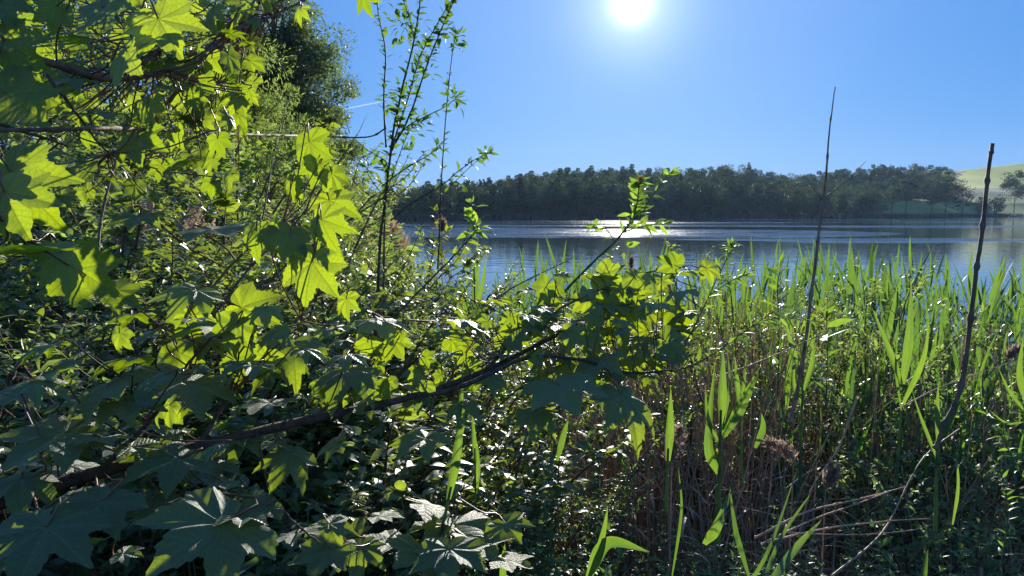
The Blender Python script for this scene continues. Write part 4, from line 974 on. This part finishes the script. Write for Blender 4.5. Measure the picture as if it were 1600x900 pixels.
shoot('leafy_shoot', 'bright young shoot with a reddish tip in front of the far wood', [
    (w3([(840, 520), (880, 460), (930, 408), (968, 372), (990, 340), (1000, 300), (1002, 285)], 2.2), .004, .0015, 1.2, .55), (w3([(985, 350), (1010, 320), (1030, 290), (1046, 272)], 2.2), .002, .001, 1), (w3([(960, 380), (948, 360), (932, 352)], 2.2), .0015, .001, 1),
    (w3([(975, 362), (1010, 352), (1040, 350)], 2.2), .0015, .001, 1.3)], 'shoot', 'bright', OV + OVN, .040, .030, [(1000, 330, 2.2, 6, .04), (975, 385, 2.2, 8, .05)], ms='greenstem', seed=33, n_dir=(0, -.3, 1))
b = Buf(); rr_ = np.random.RandomState(3); place(b, OVN[0], np.repeat(P(1001, 288, 2.2)[None], 6, 0), rr_.randn(6, 3) * .3 + (0, 0, 1), rr_.randn(6, 3), .028, rr_.rand(6))
M['redtip'] = leaf_mat('young_red_leaf', (.25, .06, .03), (.4, .12, .06), (.5, .16, .08), .4)
_o = [o for o in bpy.data.objects if o.name.startswith('leafy_shoot')][0]; part('red_tip', b.mesh('red_tip', M['redtip'], _o.location), _o)
shoot('leafy_shoot', 'shoot topped by a dense bright rosette of narrow leaves above the water gap', [(w3([(590, 520), (640, 470), (690, 420), (722, 385), (742, 362)], 2.6), .004, .002, .4, .3), (w3([(722, 385), (735, 350), (737, 320), (730, 300)], 2.6), .0015, .001, .5)],
      'shoot', 'bright', OVN + OV, .045, .03, [(744, 356, 2.6, 34, .035), (738, 322, 2.6, 4, .02)], seed=34)
shoot('leafy_shoot', 'leafy shoot low against the right part of the maple leaves', [(w3([(1060, 560), (1100, 480), (1130, 420), (1150, 385)], 2.6), .003, .001, 1), (w3([(1110, 460), (1140, 440), (1160, 430)], 2.6), .002, .001, 1)], 'shoot', 'herb', OVN, .045, .022, [(1145, 388, 2.6, 10, .04)], ms='greenstem', seed=35)
shoot('leafy_shoot', 'leaning leafy twig over the dry reeds right of the maple leaves', [(w3([(1000, 585), (1060, 578), (1110, 556), (1160, 520), (1220, 480)], 2.5), .003, .001, .8), (w3([(1040, 560), (1120, 545), (1200, 500), (1265, 500)], 2.7), .002, .001, .8)], 'shoot', 'herb', OVN, .045, .025, seed=36)
shoot('leafy_shoot', 'tall herb shoot with spreading narrow leaves beside the forked dry stalk', [(w3([(1215, 620), (1218, 520), (1215, 450), (1220, 420)], 3.4), .003, .0015, 1), (w3([(1290, 640), (1292, 560), (1290, 500)], 3.2), .003, .001, 1)], 'shoot', 'herb', OVN, .09, .05, ms='greenstem', seed=37, spread=1.4)
shoot('leafy_shoot', 'yellow green herb shoots at the right picture edge', [(w3([(1640, 880), (1610, 780), (1560, 680), (1500, 600)], 2.4), .003, .001, .9), (w3([(1660, 800), (1620, 700), (1590, 620)], 2.4), .003, .001, 1), (w3([(1560, 900), (1575, 800), (1560, 720)], 2.4), .002, .001, 1)], 'shoot', 'herb', OVN, .035, .025, ms='greenstem', seed=38)
for k, (x0, x1, y0, y1, h) in enumerate([(640, 680, 560, 330, 3.6), (560, 640, 600, 420, 3.2), (740, 800, 640, 470, 3.0), (700, 655, 560, 360, 3.9)]):
    shoot('leafy_shoot', ['slim leafy shoot just right of the sapling foot before the water', 'slim leafy shoot below the sapling foot', 'slim leafy shoot left of the maple leaves at the middle', 'slim leafy shoot right of the tan reed clump'][k], [(w3([(x0, y0), ((x0 + x1) / 2 + 8, (y0 + y1) / 2), (x1, y1)], h), .003, .001, 1), (w3([((x0 + x1) / 2, (y0 + y1) / 2 + 20), (x0 + 40, y1 + 60), (x0 + 60, y1 + 30)], h), .002, .001, 1)], 'shoot', 'shrub', OVN + OV, .038, .02, seed=40 + k)

def bare(name, label, stems, mat='bark', cat='twig', node=0, seed=1, group=None):
    rs = np.random.RandomState(seed); polys = branch_polys(stems, 70); org = polys[0][0][0].copy(); b = Buf()
    for pl, r0, r1 in polys:
        f = 1 + (.65 * (np.arange(70) % node == 0) if node else 0) + .1 * rs.rand(70); pl = pl + np.cumsum(rs.randn(70, 3), 0) * r0 * .06
        tube(b, pl, np.linspace(r0, r1, 70) * f, None, 8, rs.rand())
    o = b.build(name, M[mat], None, org); o.location = org; return tag(o, label, cat, group)
bare('bare_twig', 'straight dark thorny twig running level into the leafy sapling', [([(-60, 206, .8), (100, 202, .9), (200, 200, 1.05), (300, 206, 1.4), (400, 210, 1.9), (500, 213, 2.7), (575, 214, 2.95), (604, 200, 3.0)], .0024, .003)] +
     [([(x, 208, d), (x + dx, 208 - h, d)], .0012, .0004) for x, dx, h, d in [(440, 4, 24, 2.5), (455, -5, 16, 2.5), (470, 12, 18, 2.6), (520, 3, 30, 2.75), (546, -6, 22, 2.9), (560, 12, 26, 2.9), (380, 6, -14, 2.2), (300, -5, 15, 2.0)]], seed=50, node=9)
bare('bare_twig', 'thin dark twig rising diagonally past the lit maple leaves', [([(360, 520, 1.7), (430, 430, 1.8), (500, 375, 1.9), (560, 333, 2.0), (615, 298, 2.1)], .003, .0015), ([(300, 470, 1.6), (400, 450, 1.7), (440, 440, 1.8)], .002, .0015)], seed=51, node=8)
bare('bare_twig', 'thin dark twig leaning right at the foot of the sapling', [([(560, 540, 2.7), (600, 470, 2.8), (640, 400, 2.9), (662, 345, 3.0)], .003, .001)], seed=52, node=8)
bare('bare_twig', 'thin dark twig sloping up between maple leaves and the water gap', [([(740, 490, 2.2), (800, 450, 2.3), (860, 420, 2.4), (900, 400, 2.5)], .0025, .001)], seed=53, node=8)
bare('bare_twig', 'dark crooked twigs fanning out behind the maple leaves at the left', [([(240, 600, 1.8), (300, 540, 1.9), (390, 420, 2.0), (470, 340, 2.2), (560, 210, 2.4)], .004, .0015), ([(330, 500, 1.9), (400, 450, 2.0), (500, 400, 2.1)], .002, .001), ([(150, 420, 1.8), (160, 330, 1.9), (190, 220, 2.0), (240, 120, 2.1)], .004, .0015), ([(390, 420, 2.0), (410, 340, 2.1), (430, 230, 2.3), (450, 160, 2.5)], .003, .001)], seed=54, node=9)
bare('dead_stalk', 'tall forked dry stalk standing bare against the lake and sky', [([(1235, 660, 3.0), (1255, 560, 3.0), (1272, 430, 3.0), (1281, 350, 3.0), (1290, 270, 3.0), (1296, 200, 3.0), (1305, 135, 3.0)], .0085, .0018)] +
     [([(1286, 310, 3.0), (1310, 292, 3.05), (1335, 270, 3.1), (1352, 252, 3.1)], .0025, .0008), ([(1285, 312, 3.0), (1268, 290, 2.95), (1256, 272, 2.9)], .0022, .0008), ([(1284, 326, 3.0), (1310, 322, 3.0), (1330, 305, 3.0)], .0015, .0006)], 'deadstem', 'stalk', 10, seed=55)
bare('dead_stalk', 'thick nodular dry stalk with a blunt tip near the right edge', [([(1462, 700, 2.2), (1476, 665, 2.2), (1500, 610, 2.2), (1515, 510, 2.2), (1524, 430, 2.2), (1533, 370, 2.2), (1540, 300, 2.2), (1546, 250, 2.2), (1549, 228, 2.2)], .0068, .0052)], 'deadstem', 'stalk', 9, seed=56)
for k, (pts_, r_, lab) in enumerate([([(1180, 840, 2.3), (1260, 800, 2.3), (1340, 780, 2.3), (1412, 760, 2.35)], .0035, 'longest dry broken stem slanting up over the dark mud'), ([(1190, 850, 2.25), (1270, 812, 2.3), (1330, 790, 2.3), (1395, 765, 2.3)], .0028, 'dry stem crossing just under the longest broken stem'),
        ([(1200, 846, 2.3), (1290, 826, 2.3), (1380, 815, 2.3), (1452, 810, 2.3)], .003, 'nearly level dry stem below the slanting ones'), ([(1230, 832, 2.4), (1330, 836, 2.4), (1420, 830, 2.4), (1465, 818, 2.4)], .002, 'thin level dry stem lowest of the broken ones'),
        ([(1300, 900, 2.1), (1380, 830, 2.3), (1440, 720, 2.5), (1500, 670, 2.6)], .003, 'dry stem rising towards the foot of the nodular stalk'), ([(1340, 620, 2.9), (1310, 700, 2.8), (1270, 760, 2.7), (1250, 830, 2.6)], .004, 'dry stalk leaning left across the dead reeds'),
        ([(1120, 590, 2.7), (1200, 560, 2.8), (1290, 520, 2.9)], .0035, 'pale dry stem slanting behind the big reed shoot'), ([(960, 690, 2.9), (1040, 672, 2.9), (1120, 668, 2.9)], .002, 'thin pale stem lying across the brown reeds'), ([(1400, 640, 2.9), (1480, 600, 2.9), (1610, 555, 3.0)], .003, 'long pale stem slanting up to the right edge')]):
    bare('broken_stem', lab, [(pts_, r_, r_ * .5)], 'tan', 'dry stem', 12, 60 + k)

# ---------------------------------------------------------------- big reed shoots close by
def big_reed(label, base, top, leaves, r=.006, seed=1, mat='reedbig', cat='reed', grp=None):
    """leaves: (start, middle, tip) in picture points with depth, half width in metres, facing"""
    rs = np.random.RandomState(seed); o0 = P(*base); o = empty('reed_shoot', o0, label, cat, grp)
    b = Buf(); tube(b, spath([P(*base), (P(*base) + P(*top)) / 2, P(*top)], 14), r, r * .6, 8, .4)
    part('culm', b.mesh('culm', M[mat], o0), o)
    for (pp, hw, side) in leaves:
        pl = spath([P(*q) for q in pp], 22); t = np.linspace(0, 1, 22); ww = .82 * hw * np.minimum(1, .4 + 1.7 * t) * (1 - t ** 1.7); ww[-1] = .0004
        tn = nrm(np.gradient(pl, axis=0)); sd_ = nrm(np.cross(tn, np.broadcast_to(np.array((side, -1.0, .15)), tn.shape))); up_ = np.cross(sd_, tn)
        b = Buf(); cols = [pl + sd_ * (ww * c_)[:, None] + up_ * (abs(c_) * ww * .5)[:, None] for c_ in (-1, -.5, 0, .5, 1)]
        v = np.concatenate(cols); i = np.arange(21); f = np.concatenate([np.stack([i + k * 22, i + (k + 1) * 22, i + (k + 1) * 22 + 1, i + k * 22 + 1], 1) for k in range(4)])
        b.add(v, f, .3 + .6 * rs.rand(), np.concatenate([np.stack([t * 2 + side, np.full(22, c_ + side * 5), 0 * t], 1) for c_ in (-1, -.5, 0, .5, 1)])); part('blade', b.mesh('blade', M[mat], o0), o)
    return o
big_reed('large bright reed shoot with broad upright blades before the dead reeds', (1122, 850, 1.9), (1126, 640, 1.9), [([(1126, 665, 1.9), (1127, 600, 1.9), (1130, 545, 1.92)], .021, .35), ([(1128, 682, 1.9), (1160, 630, 1.88), (1188, 572, 1.86)], .024, -.3), ([(1124, 700, 1.9), (1104, 650, 1.92), (1102, 600, 1.95)], .013, .6), ([(1123, 740, 1.9), (1108, 690, 1.9), (1118, 560, 1.95)], .02, -.7), ([(1128, 670, 1.9), (1138, 600, 1.95), (1136, 540, 2.0)], .012, .9)], seed=71)
big_reed('two narrow bright blades right behind the large reed shoot', (1160, 760, 2.3), (1156, 640, 2.3), [([(1155, 640, 2.3), (1150, 590, 2.3), (1148, 555, 2.3)], .014, .3), ([(1157, 645, 2.3), (1162, 600, 2.3), (1166, 560, 2.3)], .010, -.4)], r=.004, seed=72)
big_reed('single broad reed blade standing left of the large reed shoot', (1040, 800, 2.0), (1044, 700, 2.0), [([(1043, 720, 2.0), (1046, 660, 2.0), (1048, 604, 2.0)], .019, .2)], r=.005, seed=73)
big_reed('reed shoot with bright broad blades in front of the green bed', (1400, 760, 2.6), (1408, 640, 2.6), [([(1408, 600, 2.6), (1385, 540, 2.6), (1362, 480, 2.6)], .02, .2), ([(1410, 600, 2.6), (1420, 520, 2.6), (1424, 440, 2.65)], .024, -.2), ([(1410, 630, 2.6), (1440, 560, 2.55), (1452, 500, 2.5)], .022, .3), ([(1407, 640, 2.6), (1398, 580, 2.6), (1402, 520, 2.6)], .014, .8)], seed=74)
big_reed('reed shoot with one drooping blade left of the nodular stalk', (1462, 830, 2.2), (1464, 690, 2.2), [([(1464, 690, 2.2), (1463, 640, 2.2), (1466, 597, 2.2)], .015, .2), ([(1464, 720, 2.2), (1440, 660, 2.2), (1425, 610, 2.2)], .012, .5)], seed=75)
big_reed('reed shoot with slanting lit blades at the right edge', (1620, 760, 2.6), (1600, 640, 2.6), [([(1598, 640, 2.6), (1575, 610, 2.6), (1560, 575, 2.6)], .012, .2), ([(1600, 625, 2.6), (1592, 580, 2.6), (1600, 520, 2.6)], .018, -.2), ([(1596, 660, 2.6), (1570, 660, 2.6), (1545, 640, 2.6)], .008, .1)], seed=76)
big_reed('reed shoot with tall blades in the left part of the green bed', (1250, 760, 3.0), (1255, 560, 3.0), [([(1255, 560, 3.0), (1262, 500, 3.0), (1268, 440, 3.0)], .018, .2), ([(1254, 590, 3.0), (1232, 530, 3.0), (1225, 480, 3.0)], .018, .4), ([(1256, 610, 3.0), (1270, 560, 3.0), (1268, 510, 3.0)], .015, -.5), ([(1255, 640, 3.0), (1240, 600, 3.0), (1243, 560, 3.0)], .014, .3)], seed=77)
big_reed('lit reed shoot rising in the water gap left of the reed band', (745, 640, 4.6), (741, 420, 4.6), [([(741, 480, 4.6), (743, 420, 4.6), (746, 375, 4.6)], .035, .2), ([(740, 500, 4.6), (722, 450, 4.6), (716, 420, 4.6)], .025, .4), ([(742, 500, 4.6), (755, 440, 4.6), (760, 395, 4.6)], .022, -.3), ([(741, 540, 4.6), (728, 480, 4.6), (735, 400, 4.6)], .03, -.7)], seed=78)
big_reed('dark broad reed blade standing in shade below the middle maple leaves', (688, 840, 1.5), (705, 760, 1.5), [([(700, 780, 1.5), (715, 690, 1.5), (724, 560, 1.55)], .016, .5)], r=.004, seed=79)
big_reed('thin reed with folded lit blades under the middle maple leaves', (745, 900, 1.8), (742, 700, 1.8), [([(742, 720, 1.8), (740, 680, 1.8), (736, 630, 1.8)], .009, .4), ([(744, 770, 1.8), (748, 730, 1.8), (746, 690, 1.8)], .010, -.4)], r=.003, seed=80)
# long grass blades along the lower edge
GB = [([(920, 900, 1.7), (940, 840, 1.7), (950, 790, 1.7)], .009, 'upright bright grass blade at the lower middle edge'), ([(918, 905, 1.7), (950, 848, 1.65), (1015, 862, 1.6)], .016, 'broad arching grass blade bending right at the lower edge'), ([(1150, 940, 1.7), (1200, 860, 1.75), (1245, 735, 1.9)], .006, 'long thin grass blade reaching up right of the large reed shoot'),
      ([(1190, 930, 1.6), (1240, 860, 1.7), (1284, 812, 1.75)], .010, 'bright short grass blade slanting right over the mud'), ([(1180, 940, 1.6), (1220, 840, 1.7), (1275, 760, 1.8)], .006, 'grey green grass blade slanting right over the broken stems'), ([(1170, 900, 1.7), (1150, 830, 1.75), (1140, 760, 1.8)], .007, 'thin grass blade curving left below the large reed shoot'),
      ([(1100, 850, 1.75), (1120, 820, 1.75), (1142, 765, 1.8)], .016, 'half lit broad blade under the large reed shoot'), ([(1440, 940, 1.8), (1444, 890, 1.8), (1450, 858, 1.8)], .008, 'short bright grass blade at the lower right edge'), ([(1488, 820, 2.2), (1496, 760, 2.2), (1494, 705, 2.2)], .008, 'thin bright blade standing in the dark at the right'),
      ([(785, 930, 1.5), (787, 880, 1.5), (789, 850, 1.5)], .008, 'short bright blade at the lower middle edge'), ([(870, 720, 2.2), (880, 680, 2.2), (888, 655, 2.2)], .011, 'bright blade left of the brown dead reeds'), ([(1180, 700, 2.3), (1192, 670, 2.3), (1190, 645, 2.3)], .011, 'small bright blade right of the large reed shoot'),
      ([(1050, 900, 1.9), (1064, 800, 1.9), (1060, 730, 1.9)], .005, 'thin upright grass blade left of the large reed shoot'), ([(310, 930, 1.2), (395, 880, 1.3), (405, 865, 1.3)], .008, 'bright blade at the lower left edge')]
for k, (pp, hw, lab) in enumerate(GB):
    pl = spath([P(*q) for q in pp], 20); t = np.linspace(0, 1, 20); ww = hw * np.minimum(1, .4 + 2 * t) * (1 - t ** 2.6); ww[-1] = .0003; tn = nrm(np.gradient(pl, axis=0)); sd_ = nrm(np.cross(tn, np.broadcast_to(np.array((.4 * (-1) ** k, -1.0, .3)), tn.shape))); up_ = np.cross(sd_, tn)
    b = Buf(); v = np.concatenate([pl + sd_ * (ww * c_)[:, None] + up_ * (abs(c_) * ww * .3)[:, None] for c_ in (-1, 0, 1)]); i = np.arange(19); b.add(v, np.concatenate([np.stack([i + q * 20, i + (q + 1) * 20, i + (q + 1) * 20 + 1, i + q * 20 + 1], 1) for q in range(2)]), rsh.rand(), np.concatenate([np.stack([t * 2, np.full(20, c_ + k * 3.), 0 * t], 1) for c_ in (-1, 0, 1)]))
    o = b.build('grass_blade', M['reedbig'], None, pl[0]); o.location = pl[0]; tag(o, lab, 'grass blade')

# fluffy old reed plumes
def plume(px, py, d, L_, droop, lab, h=.5):
    p = P(px, py, d); rs = np.random.RandomState(int(px)); o = empty('old_reed_plume', p - (0, 0, h), lab, 'reed plume'); b = Buf(); a = np.r_[droop, 0, 1.0]
    tube(b, spath([(0, 0, 0), (0, 0, h * .6), (0, 0, h)], 8), .003, .002, 5, .4); part('stalk', b.mesh('stalk', M['tan']), o)
    c = Buf(); n = 420; t = rs.rand(n); ax = np.stack([droop * L_ * t ** 1.5, rs.randn(n) * 0, h + L_ * t * (1 - .5 * abs(droop) * t)], 1); w_ = L_ * .22 * np.sin(np.pi * (.15 + .8 * t))
    place(c, LFN, ax + rs.randn(n, 3) * w_[:, None] * .5, a + rs.randn(n, 3) * .7, rs.randn(n, 3), .022 * (.5 + rs.rand(n)), rs.rand(n)); part('seed_head', c.mesh('seed_head', M['fluff']), o)
for q in [(1240, 720, 2.6, .11, -.9, 'brown fluffy drooping reed plume in the dead stalks'), (1050, 720, 2.5, .12, .2, 'upright pale brown plume left of the large reed shoot'), (588, 500, 3.0, .10, .1, 'shaggy brown plume at the foot of the sapling'), (1576, 560, 3.0, .07, .8, 'small pinkish brown plume near the right edge'),
          (690, 362, 3.6, .05, .1, 'faded plume beside the sapling in front of the water'), (1290, 760, 2.5, .07, .5, 'ragged brown plume above the broken stems'), (985, 420, 5, .07, .1, 'small pale plume over the reed band'), (300, 360, 4.2, .18, .3, 'pinkish brown plume among the bushes at the left'), (215, 330, 4.2, .16, -.2, 'tan plume among the bushes at the far left'), (478, 235, 8, .3, .1, 'pale brown plume high in front of the dark alder')]: plume(*q)
